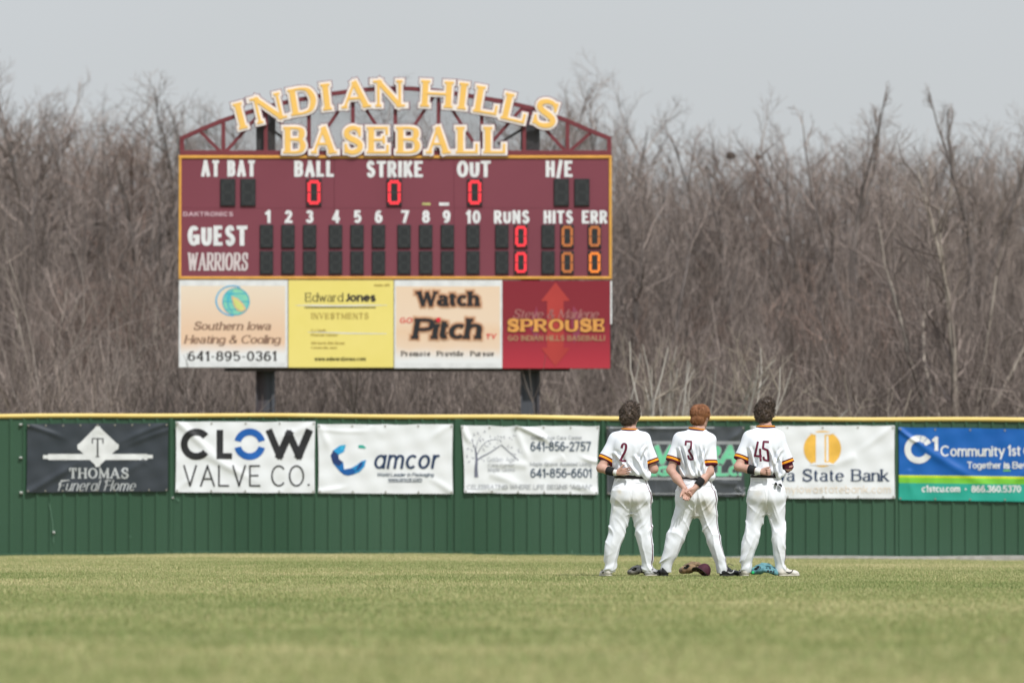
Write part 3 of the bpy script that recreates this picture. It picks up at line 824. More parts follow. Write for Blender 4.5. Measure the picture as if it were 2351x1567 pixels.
# 7 blue banner cut by the frame
blue = [mat("blue_vinyl", lin(14, 88, 166), .42, lin(20, 96, 174), 2, spec=.4), mat("yellow_vinyl", lin(205, 222, 48), .45), mat("lime_vinyl", lin(122, 198, 62), .45), mat("teal_vinyl", lin(40, 158, 138), .42, lin(46, 164, 144), 2)]
b7, mf = banner("blue and teal banner with white C1 emblem and yellow lime stripes", [(2063, 980), (2391, 984), (2391, 1151), (2063, 1147)], blue,
                [(2065, 982, 2125, 1030, .018, 5), (2120, 1030, 2290, 1125, .014, 10), (2391, 990, 2330, 1050, .010, 9), (2391, 1060, 2300, 1130, .009, 10), (2090, 1080, 2093, 1140, .008, 7)], 5, .8, 7, bands=(.656, .69, .772))
mb = MB(); arc_ribbon(mb, 2109, 1031, 18, 32.5, 28, 52, mf, .006); arc_ribbon(mb, 2109, 1031, 18, 32.5, 55, 79, mf, .006); arc_ribbon(mb, 2109, 1031, 18, 32.5, 82, 330, mf, .006); mb.build("emblem_ring", m_wink, b7)
letter(b7, "lettering", "1", (2139, 1002, 2155, 1034), mf, m_wink, 8, .006, thin=6)
for txt, box in (("Community", (2159, 1022, 2307, 1047)), ("1st", (2313, 1021, 2343, 1046)), ("C", (2349, 1022, 2376, 1047))):
    letter(b7, "lettering", txt, box, mf, m_wink, 3.9, .006, thin=3.6, gap=5, alt=False)
for txt, box, th in (("Together", (2220, 1059, 2299, 1075), 2.6), ("is", (2304, 1059, 2319, 1075), 4), ("Better", (2324, 1059, 2384, 1075), 2.6)):
    letter(b7, "lettering", txt, box, mf, m_wink, th, .006, thin=2.4, gap=3, alt=False)
mb = MB(); poly_mesh(mb, rect(2303, 1078, 2320, 1081), mf, .006); mb.build("underline", blue[2], b7)
for txt, box in (("c1stcu.com", (2116, 1113, 2204, 1129)), ("866.360.5370", (2230, 1113.5, 2344, 1129.5))):
    letter(b7, "lettering", txt, box, mf, m_wink, 3.1, .006, thin=2.8, gap=3.4, alt=False)
mb = MB(); poly_mesh(mb, ell(2217, 1122, 2.2, 2.2, 10), mf, .006); mb.build("lettering", m_wink, b7)

# ------------------------------------------------------------------ scoreboard
YB = 105.0
SB = tag(empty("scoreboard", P(907, 1275, YB + .2)), "tall maroon scoreboard with arched INDIAN HILLS BASEBALL lettering on two steel posts", "scoreboard")
m_mar = mat("maroon_panel", lin(128, 64, 76), .5, lin(123, 60, 72), .6, spec=.4)
m_mart = mat("maroon_steel", lin(122, 56, 62), .5, lin(112, 50, 56), 2, spec=.4)
m_frame = mat("gold_frame", lin(226, 166, 78), .45)
m_lab = mat("white_label", (.80, .79, .79), .5)
m_dkst = mat("dark_steel", lin(62, 58, 60), .55, lin(74, 62, 60), 4)
m_mod = mat("digit_black", lin(44, 46, 47), .55)
m_seg = mat("unlit_segment", lin(54, 56, 56), .6)
def bm(px, py, layer=0):
    p = P(px, py, YB); p[1] -= layer
    return p
def bbox(mbx, x0, y0, x1, y1, d0, d1, bev=0, m=0):
    """box over a photo rectangle on the board, from depth d0 (front) to d1 (back), both behind the board face"""
    a, b = P(x0, y1, YB), P(x1, y0, YB)
    if bev: return mbx.bevbox((a[0], YB + d0, a[2]), (b[0], YB + d1, b[2]), bev, m)
    return mbx.box((a[0], YB + d0, a[2]), (b[0], YB + d1, b[2]), m)

# cabinet with face panels, seams between them
bbox(MB(), 411, 358, 1404, 640, .012, .3).build("cabinet", m_dkst, SB)
for x0, x1 in ((412, 767), (767.35, 1042), (1042.35, 1403)):
    for y0, y1 in ((359, 477.8), (478.1, 639)):
        bbox(MB(), x0, y0, x1, y1, 0, .011, .003).build("face_panel", m_mar, SB)
mb = MB()
bbox(mb, 410, 357, 1404.5, 364, -.025, .01, .01); bbox(mb, 410, 634.5, 1404.5, 641, -.025, .01, .012)
bbox(mb, 410, 364, 416.5, 634.5, -.024, .01, .01); bbox(mb, 1398, 364, 1404.5, 634.5, -.024, .01, .01)
mb.build("gold_border", m_frame, SB)

# digit modules
def digits():
    out = []
    for x in (506, 552.5): out.append((x, 410.5, 34.6, 62.5, None))
    for x in (703.7, 888, 1072.8): out.append((x, 410.5, 34.6, 62.5, "red"))
    for x in (1271.8, 1318.8): out.append((x, 410.5, 34.6, 62.5, None))
    for y in (516, 576):
        for x in (597, 646.4, 696, 755.6, 804.8, 854.2, 912.8, 962.5, 1012.3, 1071): out.append((x, y, 30.4, 53.2, None))
        out += [(1137.4, y, 30.4, 53.2, None), (1180.8, y, 30.4, 53.2, "red"), (1243.4, y, 30.4, 53.2, None), (1287.2, y, 30.4, 53.2, "dim"), (1350, y, 30.4, 53.2, "dim" if y < 550 else "amber")]
    return out
lit = {"red": mat("red_led", (.3, .02, .03), .5, emit=((1.0, .035, .05), 1.15)), "amber": mat("amber_led", (.3, .1, .02), .5, emit=((1.0, .24, .025), .95)), "dim": mat("dim_amber_led", (.2, .08, .03), .5, emit=((.72, .20, .04), .62))}
SEG = {  # chamfered strokes in a unit box
    'a': [(.16, .07), (.84, .07)], 'b': [(.87, .10), (.87, .475)], 'c': [(.87, .525), (.87, .90)], 'd': [(.16, .93), (.84, .93)], 'e': [(.13, .525), (.13, .90)], 'f': [(.13, .10), (.13, .475)], 'g': [(.2, .5), (.8, .5)]}
for x, y, w, h, on in digits():
    mb = MB(); bbox(mb, x, y, x + w, y + h, -.035, .0, .008)
    d = mb.build("digit_display", m_mod, SB)
    inx, iny = w * .06, h * .05
    dark = MB(); glow = MB()
    for k, (p0, p1) in SEG.items():
        a = np.array((x + inx + p0[0] * (w - 2 * inx), y + iny + p0[1] * (h - 2 * iny))); b = np.array((x + inx + p1[0] * (w - 2 * inx), y + iny + p1[1] * (h - 2 * iny)))
        t = (b - a) / np.linalg.norm(b - a); n = np.array((-t[1], t[0]))
        th = w * .20
        if on and k != 'g':
            # rows of small diodes
            L = np.linalg.norm(b - a); cnt = max(3, int(L / (th * .42)))
            for r_ in (-1, 0, 1):
                for j in range(cnt + (r_ != 0)):
                    s_ = (j + (.5 if r_ == 0 else 0)) / cnt
                    if r_ and (j in (0, cnt)) : s_ = .06 if j == 0 else .94
                    q = a + (b - a) * s_ + n * r_ * th * .34
                    c = bm(q[0], q[1], .038); R = th * .215 * YB / FPX
                    glow.add([c + (R * math.cos(i * 1.0472), 0, R * math.sin(i * 1.0472)) for i in range(6)] + [c + (0, -.004, 0)], [(i, (i + 1) % 6, 6) for i in range(6)])
        else:
            pts = [a - n * th * .5 + t * th * .4, a, a + n * th * .5 + t * th * .4, b + n * th * .5 - t * th * .4, b, b - n * th * .5 - t * th * .4]
            dark.add([bm(p[0], p[1], .037) for p in pts], [(0, 1, 2, 3, 4, 5)])
    dark.build("segment_unlit", m_seg, d)
    if on: glow.build("segment_lit", lit[on], d)

# white words
BIG = dict(thin=6.8, gap=12.0)
for txt, box, th in (("AT BAT", (461.5, 368, 587, 405.5), 8.6), ("BALL", (675.5, 369, 768, 406), 9), ("STRIKE", (841, 369.5, 971, 407), 8.8), ("OUT", (1049, 369, 1126.5, 407), 9.2), ("H/E", (1253, 369, 1314.5, 406.5), 8.4)):
    letter(SB, "lettering", txt, box, bm, m_lab, th, .006, spaces=.45, **BIG)
for txt, cx in zip("123456789", (615.3, 662.3, 710.7, 771.5, 820.7, 869.3, 930, 978, 1025.2)):
    hw = 9 if txt != "1" else 7
    letter(SB, "lettering", txt, (cx - hw, 482.5, cx + hw, 512), bm, m_lab, 7.2, .006, thin=6)
for txt, box in (("10", (1069.5, 483, 1103.5, 513)), ("RUNS", (1134, 483, 1215.5, 513)), ("HITS", (1248, 483, 1315.5, 513)), ("ERR", (1336, 483, 1394.5, 513))):
    letter(SB, "lettering", txt, box, bm, m_lab, 7.2, .006, thin=5.8, gap=10)
letter(SB, "lettering", "DAKTRONICS", (420.5, 486, 535, 496.5), bm, mat("pale_maroon_label", lin(205, 170, 178), .5), 2.6, .006, gap=4.2)
letter(SB, "lettering", "GUEST", (431, 518, 568, 564), bm, m_lab, 10.6, .006, thin=8.6, gap=14)
letter(SB, "lettering", "WARRIORS", (430, 580, 571, 621), bm, mat("greyed_white_label", lin(218, 205, 204), .5), 5.6, .006, thin=3.6, serif=.25, gap=5.2, shear=.03)
bbox(MB(), 969.5, 465.5, 988.5, 471, -.004, .0).build("sticker", mat("olive_sticker", lin(190, 186, 120), .5), SB)
bbox(MB(), 1008, 465, 1031, 472, -.004, .0).build("sticker", m_lab, SB)

# advertising panels under the cabinet
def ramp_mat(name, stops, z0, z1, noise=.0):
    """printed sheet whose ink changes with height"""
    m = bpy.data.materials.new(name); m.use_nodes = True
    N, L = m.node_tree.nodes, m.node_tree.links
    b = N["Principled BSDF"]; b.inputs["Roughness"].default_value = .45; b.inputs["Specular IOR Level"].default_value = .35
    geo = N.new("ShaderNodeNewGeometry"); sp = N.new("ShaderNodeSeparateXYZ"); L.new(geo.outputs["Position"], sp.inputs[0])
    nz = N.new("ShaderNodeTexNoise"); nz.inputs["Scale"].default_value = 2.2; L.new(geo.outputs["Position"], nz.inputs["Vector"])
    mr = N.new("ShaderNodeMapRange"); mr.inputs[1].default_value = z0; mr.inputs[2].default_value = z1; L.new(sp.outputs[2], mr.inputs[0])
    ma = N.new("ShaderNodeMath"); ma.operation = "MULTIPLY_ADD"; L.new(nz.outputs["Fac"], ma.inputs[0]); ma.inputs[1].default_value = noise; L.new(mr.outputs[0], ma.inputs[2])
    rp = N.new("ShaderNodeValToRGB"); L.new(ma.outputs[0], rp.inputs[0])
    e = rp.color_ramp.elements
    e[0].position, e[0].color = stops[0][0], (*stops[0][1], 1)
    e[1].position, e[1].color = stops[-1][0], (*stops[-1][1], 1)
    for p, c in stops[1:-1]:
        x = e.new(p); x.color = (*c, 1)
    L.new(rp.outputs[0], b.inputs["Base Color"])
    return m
zt, zb = float(P(900, 645, YB)[2]), float(P(900, 845, YB)[2])
m_sheet = mat("white_sheet", (.80, .80, .79), .45)
def ad(x0, y0, x1, y1, m):
    mb = MB(); bbox(mb, x0, y0, x1, y1, -.006, .1, .004)
    return mb.build("sponsor_panel", m, SB)
peach = lin(232, 206, 180); peach2 = lin(232, 196, 164); wh = (.80, .80, .79)
a1 = ad(410.5, 642, 660.5, 843, m_sheet)
mb = MB(); poly_mesh(mb, rect(415, 656, 655, 832), bm, .0075); mb.build("print", ramp_mat("peach_print", [(.0, wh), (.2, wh), (.34, peach2), (.5, lin(231, 198, 168)), (.95, lin(232, 214, 192))], zb, zt, .08), a1)
mb = MB(); arc_ribbon(mb, 534, 690, 36, 39.5, 62, 275, bm, .011, sq=.9); mb.build("emblem_crescent", mat("sky_ink", lin(92, 182, 222), .5), a1)
mb = MB(); poly_mesh(mb, ell(542, 692, 30, 31), bm, .010); mb.build("emblem_globe", mat("teal_ink", lin(92, 192, 196), .5, lin(150, 214, 170), 3), a1)
mb = MB()
for k in (-14, 0, 14):
    text_mesh(mb, [(np.array([[512 + abs(k) * .35, 692 + k * 1.3 - .9], [572 - abs(k) * .35, 692 + k * 1.3 - .9]]), np.array([[512 + abs(k) * .35, 692 + k * 1.3 + .9], [572 - abs(k) * .35, 692 + k * 1.3 + .9]]))], bm, .0125)
arc_ribbon(mb, 556, 692, 32, 34, 130, 230, bm, .013); arc_ribbon(mb, 542, 692, 29.5, 31.5, 0, 360, bm, .0128)
mb.build("emblem_grid", mat("blue_teal_ink", lin(62, 172, 204), .5), a1)
mb = MB(); poly_mesh(mb, [(531, 679), (545, 684), (558, 696), (566, 710), (556, 716), (544, 712), (536, 700)], bm, .0145); mb.build("emblem_leaf_edge", mat("apricot_ink", lin(232, 190, 150), .5), a1)
mb = MB(); poly_mesh(mb, [(535, 683), (546, 689), (557, 700), (561, 711), (551, 712), (543, 706), (538, 697)], bm, .017); mb.build("emblem_leaf", mat("leaf_ink", lin(222, 226, 134), .5), a1)
m_brn = mat("brown_ink", lin(150, 118, 98), .5); m_dki = mat("soft_black_ink", lin(58, 54, 52), .5)
letter(a1, "lettering", "Southern Iowa", (443, 738.5, 626, 757), bm, m_brn, 4.0, .011, thin=1.8, serif=.4, shear=.22, gap=2.6, spaces=.9)
letter(a1, "lettering", "Heating & Cooling", (422, 769, 648, 788), bm, m_brn, 4.0, .011, thin=1.8, serif=.4, shear=.22, gap=2.4, spaces=.7)
letter(a1, "lettering", "641-895-0361", (430, 806, 636, 828), bm, m_dki, 4.6, .011, thin=2.4, serif=.5, gap=4.4)
a2 = ad(662, 642.5, 903.5, 843.5, mat("yellow_sheet", lin(238, 220, 128), .4, lin(234, 216, 120), 1.5))
letter(a2, "lettering", "Edward", (700, 672, 789, 692), bm, mat("olive_ink", lin(112, 102, 62), .5), 2.6, .010, thin=1.4, serif=.5, gap=2.6)
letter(a2, "lettering", "Jones", (791, 672, 863, 692), bm, m_dki, 4.8, .010, thin=4.0, gap=5.2)
m_olv = mat("ochre_ink", lin(190, 166, 84), .5)
letter(a2, "lettering", "INVESTMENTS", (714, 718, 847, 731.5), bm, m_olv, 2.6, .010, thin=1.2, serif=.5, gap=4)
mb = MB(); poly_mesh(mb, rect(699, 704.5, 863, 706.8), bm, .010); mb.build("rule", m_dki, a2)
mb = MB(); text_mesh(mb, [(np.array([[678, 700.4], [720, 699.2], [780, 700.2], [840, 699], [890, 700]]), np.array([[678, 701.2], [720, 702.2], [780, 703.0], [840, 701.6], [890, 700.8]])), (np.array([[706, 762.3], [740, 761.6], [800, 763.5], [888, 765]]), np.array([[706, 763], [740, 763.4], [800, 766], [888, 766.2]]))], bm, .0095)
mb.build("crease_glare", m_sheet, a2)  # glare along the sheet's creases, painted as white streaks
for txt, box in (("C.J. Noah", (714, 755, 748, 760.5)), ("Financial Advisor", (714, 766, 776, 771)), ("105 North 18th Street", (714, 784, 792, 790)), ("Centerville. Iowa", (714, 795, 774, 800)), ("Member SIPC", (859, 651.5, 896, 656.5))):
    letter(a2, "lettering", txt, box, bm, m_olv, 1.3, .010, thin=1.0, gap=1.3, spaces=.7)
letter(a2, "lettering", "www.edwardjones.com", (722, 819, 840, 827.5), bm, mat("dark_olive_ink", lin(96, 90, 48), .5), 2.0, .010, thin=1.6, gap=2.2, alt=False)
a3 = ad(905, 642.5, 1153, 845, m_sheet)
mb = MB(); poly_mesh(mb, rect(909, 657, 1148, 834), bm, .0075); mb.build("print", ramp_mat("apricot_print", [(.0, wh), (.14, wh), (.3, peach), (.46, lin(231, 198, 166)), (.6, lin(233, 208, 182)), (.95, lin(233, 206, 178))], zb, zt, .1), a3)
m_redi = mat("red_ink", lin(226, 92, 84), .5)
def halo(parent, txt, box, **kw):
    th = kw.pop("thick")
    letter(parent, "letter_halo", txt, box, bm, mat("apricot_halo_ink", lin(221, 180, 146), .5), th, .0085, grow=6.0, **kw)
    letter(parent, "letter_halo", txt, box, bm, mat("burnt_orange_ink", lin(180, 126, 92), .5), th, .0135, grow=2.4, **kw)
kw = dict(thin=5.2, serif=.45, gap=5.5)
halo(a3, "Watch", (956, 669, 1102, 702), thick=9, **kw)
letter(a3, "lettering", "Watch", (956, 669, 1102, 702), bm, m_ink, 9, .0185, **kw)
kw = dict(thin=6.5, serif=.4, gap=6, shear=.16)
halo(a3, "Pitch", (945, 731, 1112, 777), thick=11.5, **kw)
letter(a3, "lettering", "Pitch", (945, 731, 1112, 777), bm, m_ink, 11.5, .0185, **kw)
mb = MB(); poly_mesh(mb, ell(1006.5, 734, 5.5, 5.5, 14), bm, .026); mb.build("lettering", mat("bright_red_ink", lin(222, 50, 62), .5), a3)
letter(a3, "lettering", "GO", (917, 728.5, 948, 741.5), bm, m_redi, 3.0, .011, thin=2.2, shear=.15)
letter(a3, "lettering", "TV", (1115, 766, 1140, 777.5), bm, m_redi, 2.8, .011, thin=2.0, shear=.15, serif=.3)
for txt, box in (("Promote", (920, 805.5, 989, 817)), ("Provide", (1002, 805.5, 1065, 817)), ("Pursue", (1079, 805.5, 1135, 817))):
    letter(a3, "lettering", txt, box, bm, m_dki, 2.5, .011, thin=1.5, serif=.6, gap=2.8)
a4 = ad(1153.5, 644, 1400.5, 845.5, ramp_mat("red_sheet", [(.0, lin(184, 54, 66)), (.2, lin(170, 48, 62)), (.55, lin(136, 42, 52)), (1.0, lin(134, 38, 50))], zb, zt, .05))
m_arrow = mat("arrow_red_ink", lin(182, 64, 58), .5, lin(172, 58, 54), 1.2)
mb = MB(); poly_mesh(mb, [(1275.5, 648), (1309, 691), (1242, 691)], bm, .0105); poly_mesh(mb, rect(1256, 690, 1294, 799), bm, .011); poly_mesh(mb, [(1242, 798), (1309, 798), (1275.5, 840)], bm, .0115); mb.build("arrow", m_arrow, a4)
m_ghost = mat("faded_purple_ink", lin(152, 66, 88), .5)
mb = MB(); poly_mesh(mb, [(1232, 702), (1238, 740), (1234, 786), (1226, 770), (1210, 744), (1226, 722)], bm, .0095); mb.build("ghost_emblem", m_ghost, a4)
mb = MB(); poly_mesh(mb, [(1316, 702), (1332, 722), (1342, 744), (1330, 770), (1318, 788), (1312, 740)], bm, .0095)
mb.build("ghost_emblem", m_ghost, a4)
letter(a4, "lettering", "Steve & Marlene", (1176, 710, 1379, 731), bm, mat("dusty_pink_ink", lin(172, 112, 108), .5), 3.4, .0145, thin=1.6, serif=.4, shear=.28, gap=2.4, spaces=.8)
letter(a4, "letter_edge", "SPROUSE", (1162, 732, 1391, 761), bm, mat("dark_red_ink", lin(96, 34, 40), .5), 9, .0145, thin=4.6, serif=.4, gap=8, grow=1.2)
letter(a4, "lettering", "SPROUSE", (1162, 732, 1391, 761), bm, mat("sprout_gold_ink", lin(226, 160, 84), .5), 9, .0195, thin=4.6, serif=.4, gap=8)
letter(a4, "lettering", "GO INDIAN HILLS BASEBALL!", (1166, 769.5, 1389, 782), bm, mat("tan_ink", lin(178, 132, 100), .5), 2.8, .0145, thin=2.2, gap=3.4, spaces=.7)
bbox(MB(), 1401, 645, 1405, 744, .0, .06, .004).build("edge_trim", m_sheet, SB)
bbox(MB(), 1401, 744.5, 1403.5, 843, .02, .06, .004).build("edge_trim", m_dkst, SB)

# posts (steel columns with the web facing the field) and beam
def column(px, w):
    gz0 = float(P(px, 1275, YB + .3)[2]); top = float(P(px, 244, YB + .3)[2]); x = float(P(px, 900, YB + .3)[0]); hw = w / 2 * YB / FPX
    mb = MB()
    y0, y1 = YB + .34, YB + .68
    mb.box((x - hw, y0, gz0), (x - hw + .03, y1, top)); mb.box((x + hw - .05, y0, gz0), (x + hw, y1, top)); mb.box((x - hw + .03, (y0 + y1) / 2 - .1, gz0), (x + hw - .05, (y0 + y1) / 2 - .07, top))
    mb.build("post", [m_post], SB)
m_post = mat("weathered_steel", lin(80, 82, 88), .6, lin(70, 50, 49), 1.6, stretch=(3, 1, .25), lo=.5, hi=.7)
column(608.5, 43); column(1217.5, 44)
bbox(MB(), 515, 843.7, 1308, 851, .105, .33).build("beam", m_dkst, SB)
for y in (500, 740): bbox(MB(), 440, y, 1380, y + 12, .31, .335).build("beam", m_dkst, SB)

# arched truss
ARCH = np.array([(413.5, 319), (459, 298), (508, 277.5), (542, 266), (588, 252.5), (612, 245), (664, 233), (709, 224.5), (767, 214.5), (810, 208.5), (859, 204), (908, 202.5), (946, 203.5), (1007, 208.5), (1060, 217), (1106, 225), (1152, 232), (1203, 244), (1222, 248.5), (1279, 268), (1303, 277.5), (1348, 297), (1403, 319)], float)
arch_y = lambda x: float(np.interp(x, ARCH[:, 0], ARCH[:, 1]))
ppx = YB / FPX
W = 7.6 * ppx
tr = MB()
for a, b in zip(ARCH, ARCH[1:]): tr.bar(bm(a[0], a[1], -.05), bm(b[0] + .4, b[1], -.05), 9.5 * ppx, .10)
tr.build("truss_chord", m_mart, SB)
tr = MB(); bbox(tr, 413, 345.5, 1404, 356.8, .0, .1, .006); tr.build("truss_chord", m_mart, SB)
for x in (417.5, 512.6, 610, 709, 810, 907.5, 1006.8, 1106, 1203.5, 1303, 1399):
    MB().bar(bm(x, arch_y(x) + 3, -.05), bm(x, 346, -.05), 8.6 * ppx if x not in (417.5, 1399) else 10 * ppx, .085).build("truss_upright", m_mart, SB)
for x0, x1 in ((459, 505), (606, 519), (614, 704), (806, 714), (814, 903), (1002, 912), (1011, 1101), (1200, 1111), (1207, 1298), (1357, 1308)):
    MB().bar(bm(x0, arch_y(x0) + 3, -.05), bm(x1, 347, -.05), 7.4 * ppx, .07).build("truss_diagonal", m_mart, SB)
for a, b in (((1143, 328), (1197, 295)), ((668, 328), (628, 299))):
    MB().bar(bm(*a, -.36), bm(*b, -.36), 6 * ppx, .06).build("knee_brace", m_dkst, SB)
# expanded-metal screen behind the truss
scr = MB()
def screen():
    s = 4.3
    for fam in (1, -1):
        k = 1.55 * fam
        c = -3000.0
        for c0 in np.arange(300 - 400, 1500 + 400, s):
            ys_ = np.linspace(200, 347, 50); xs_ = c0 + (347 - ys_) / k
            ok = [(x > 418 and x < 1399 and y > arch_y(x) + 3) for x, y in zip(xs_, ys_)]
            if not any(ok): continue
            i0 = ok.index(True); i1 = len(ok) - 1 - ok[::-1].index(True)
            if i1 - i0 < 2: continue
            a, b = bm(xs_[i0], ys_[i0], -.115 - .004 * fam), bm(xs_[i1], ys_[i1], -.115 - .004 * fam)
            scr.bar(a, b, .005, .004)
screen()
scr.build("wire_screen", mat("screen_steel", lin(120, 116, 116), .5), SB)

# big letters: maroon backing, white outline, gold face
m_goldf = mat("letter_gold", lin(246, 196, 104), .5, lin(242, 192, 100), 2)
m_outl = mat("letter_white", lin(244, 234, 228), .5)
m_plum = mat("letter_plum", lin(126, 72, 92), .5)
def channel(ch, cx, cy, w, h, ang=0, wide=1.0):
    ex = {'L': 8, 'E': 6.5, 'D': 4, 'B': 4, 'S': 7.5}.get(ch, 0) * wide; w += ex
    box = (cx - w / 2, cy - h / 2, cx + w / 2, cy + h / 2)
    kw = dict(thin=4.4, serif=.62, step=30)
    th = 12.4
    rot = ((cx, cy), math.radians(ang))
    def mk(grow, layer, depth): return text_mesh(MB(), ribbons(ch, box, th, grow=grow, **kw), bm, layer, 0, depth, rot)
    o = mk(7.1, .045, .04).build("sign_letter", m_plum, SB)
    mk(5.5, .058, .012).build("letter_outline", m_outl, o)
    mk(.3, .070, .011).build("letter_face", m_goldf, o)
for ch, cx, cy, w, ang in (("I", 558.7, 265, 34, 14.5), ("N", 616.5, 249, 71, 13), ("D", 697, 231.5, 61, 9.5), ("I", 756.3, 222.3, 34, 6.5), ("A", 815, 217.5, 69, 3.5), ("N", 893.5, 215.3, 69, .5),
                           ("H", 1003.3, 216.5, 74, -3), ("I", 1069.5, 222, 34, -6.5), ("L", 1121, 231.5, 54, -9.5), ("L", 1186, 249.5, 55, -13), ("S", 1252.5, 261, 54, -17)):
    channel(ch, cx, cy, w, 60, ang)
for ch, x0, x1 in (("B", 652, 704.5), ("A", 712.5, 773), ("S", 786, 834.5), ("E", 844.5, 898), ("B", 911, 967), ("A", 976, 1034), ("L", 1049.5, 1102), ("L", 1112.5, 1165)):
    channel(ch, (x0 + x1) / 2, 322, x1 - x0, 60, 0, .6)

# ------------------------------------------------------------------ bare winter trees
class Tubes:
    """many thin tapering prisms, gathered fast"""
    def __init__(s): s.v, s.f, s.n = [], [], 0
    def add(s, pts, r0, r1, k):
        pts = np.asarray(pts, float); n = len(pts)
        t = np.gradient(pts, axis=0); t /= np.linalg.norm(t, axis=1, keepdims=True) + 1e-9
        ref = np.array((0.31, .95, 0.05)) if abs(t[0][1]) < .8 else np.array((.95, .1, .3))
        u = np.cross(t, ref); u /= np.linalg.norm(u, axis=1, keepdims=True) + 1e-9
        w = np.cross(u, t)
        r = np.linspace(r0, r1, n)[:, None]
        a = np.arange(k) * 2 * math.pi / k
        ring = pts[:, None, :] + r[:, :, None] * (np.cos(a)[None, :, None] * u[:, None, :] + np.sin(a)[None, :, None] * w[:, None, :])
        s.v.append(ring.reshape(-1, 3))
        i = np.arange(n - 1)[:, None] * k; j = np.arange(k)[None, :]; j2 = (j + 1) % k
        s.f.append((np.stack([i + j, i + k + j, i + k + j2, i + j2], -1).reshape(-1, 4)) + s.n)
        s.n += n * k
    def arrays(s): return np.vstack(s.v), np.vstack(s.f)


def grow(seed, H, trunk=.3, limbs=5, spread=.55, counts=(0, 7, 6, 6), dens=1.0, up=.16, r0=None, wood=None, twig=None, base=(0, 0, 0), lean=(0, 0), fan=.5, tmin=.0052):
    """tree of height H: limbs leave the trunk at trunk*H and fork down to twigs; returns (wood, twigs) Tubes"""
    g = np.random.default_rng(seed)
    wood = Tubes() if wood is None else wood; twig = Tubes() if twig is None else twig
    r0 = H * .0135 if r0 is None else r0
    def branch(p, d, L, r, lev):
        n = (7, 7, 6, 5, 4)[min(lev, 4)]
        pts = [p]; d = d / np.linalg.norm(d)
        for _ in range(n - 1):
            d = d + g.normal(0, (.05, .10, .15, .19, .22)[min(lev, 4)], 3) + np.array((0, 0, up * (.5 if lev < 2 else 1) * .5))
            d /= np.linalg.norm(d); p = p + d * L / (n - 1); pts.append(p)
        pts = np.array(pts)
        rt = max(r * (.55, .13, .3, .35, .4)[min(lev, 4)], tmin * .55)
        (wood if lev < 2 else twig).add(pts, r, rt, 6 if lev < 2 else (4 if lev == 2 else 3))
        return pts
    def kids(pts, L, r, lev, tlo):
        if lev > 4: return
        m = max(1, int(round((0, 0, counts[1], counts[2], counts[3])[lev] * dens * g.uniform(.75, 1.25))))
        for k in range(m):
            t = tlo + (1 - tlo) * (k + g.uniform(.1, .9)) / m
            i = min(int(t * (len(pts) - 1)), len(pts) - 2); fr = t * (len(pts) - 1) - i
            p = pts[i] * (1 - fr) + pts[i + 1] * fr
            ax = pts[i + 1] - pts[i]; ax /= np.linalg.norm(ax)
            side = np.cross(ax, g.normal(0, 1, 3)); side /= np.linalg.norm(side) + 1e-9
            a = g.uniform(.4, .95) * (1.0 if lev < 4 else 1.1)
            d = ax * math.cos(a) + side * math.sin(a)
            l = L * g.uniform(.38, .62) * (1.15 - .45 * t)
            rr_ = max(r * (1 - .6 * t) * g.uniform(.42, .62), tmin * (1.0 if lev < 4 else .8))
            q = branch(p, d, l, rr_, lev)
            kids(q, l, rr_, lev + 1, .12)
    p0 = np.array(base, float)
    th = trunk * H
    d0 = np.array((lean[0], lean[1], 1.0))
    tpts = branch(p0 - (0, 0, .3), d0, th + .3, r0, 0)
    top = tpts[-1]
    for k in range(limbs):
        a = 2 * math.pi * (k + g.uniform(-.3, .3)) / limbs
        sp = spread * g.uniform(.35, 1.15)
        d = np.array((math.cos(a) * sp, math.sin(a) * sp, 1.0)) + d0 * .2
        st = tpts[-1] if k < 2 else tpts[g.integers(3, 6)]
        L = (H - st[2] + base[2]) * g.uniform(.86, 1.0) / (1 + .1 * sp)
        if k == 0: d = np.array((lean[0] * .7 + g.normal(0, .06), g.normal(0, .06), 1.0)); L = H - top[2] + base[2]
        r = r0 * g.uniform(.5, .72)
        q = branch(st, d, L, r, 1)
        kids(q, L * fan, r, 2, .18)
    return wood, twig


def bark(name, c, c2, sc=3.0, rnd=.12, vary=.0):
    m = mat(name, c, .9, c2, sc, spec=.1, stretch=(2, 2, .4), random_obj=rnd, lo=.38, hi=.62)
    if vary:                                  # every stem has its own tone
        N, L = m.node_tree.nodes, m.node_tree.links
        b = N["Principled BSDF"]; col = b.inputs["Base Color"].links[0].from_socket
        geo = N.new("ShaderNodeNewGeometry"); mr = N.new("ShaderNodeMapRange"); mr.inputs[3].default_value = 1 - vary; mr.inputs[4].default_value = 1 + vary
        L.new(geo.outputs["Random Per Island"], mr.inputs[0])
        hs = N.new("ShaderNodeHueSaturation"); L.new(col, hs.inputs["Color"]); L.new(mr.outputs[0], hs.inputs["Value"]); L.new(hs.outputs[0], b.inputs["Base Color"])
    return m
m_bark = bark("grey_bark", (0.205, 0.175, 0.158), (0.102, 0.086, 0.078))
m_barkp = bark("pale_bark", (0.397, 0.345, 0.290), (0.250, 0.210, 0.174))
m_twig = bark("brown_twigs", (0.343, 0.280, 0.246), (0.225, 0.182, 0.159), .35, vary=.5)
m_twigr = bark("russet_twigs", (0.324, 0.235, 0.193), (0.220, 0.158, 0.130), .35, vary=.45)
m_straw = bark("straw_twigs", (.42, .35, .275), (.28, .23, .18), 1.0)
m_undr = bark("undergrowth_stems", (0.307, 0.250, 0.215), (0.154, 0.125, 0.108), .4, 0, vary=.7)

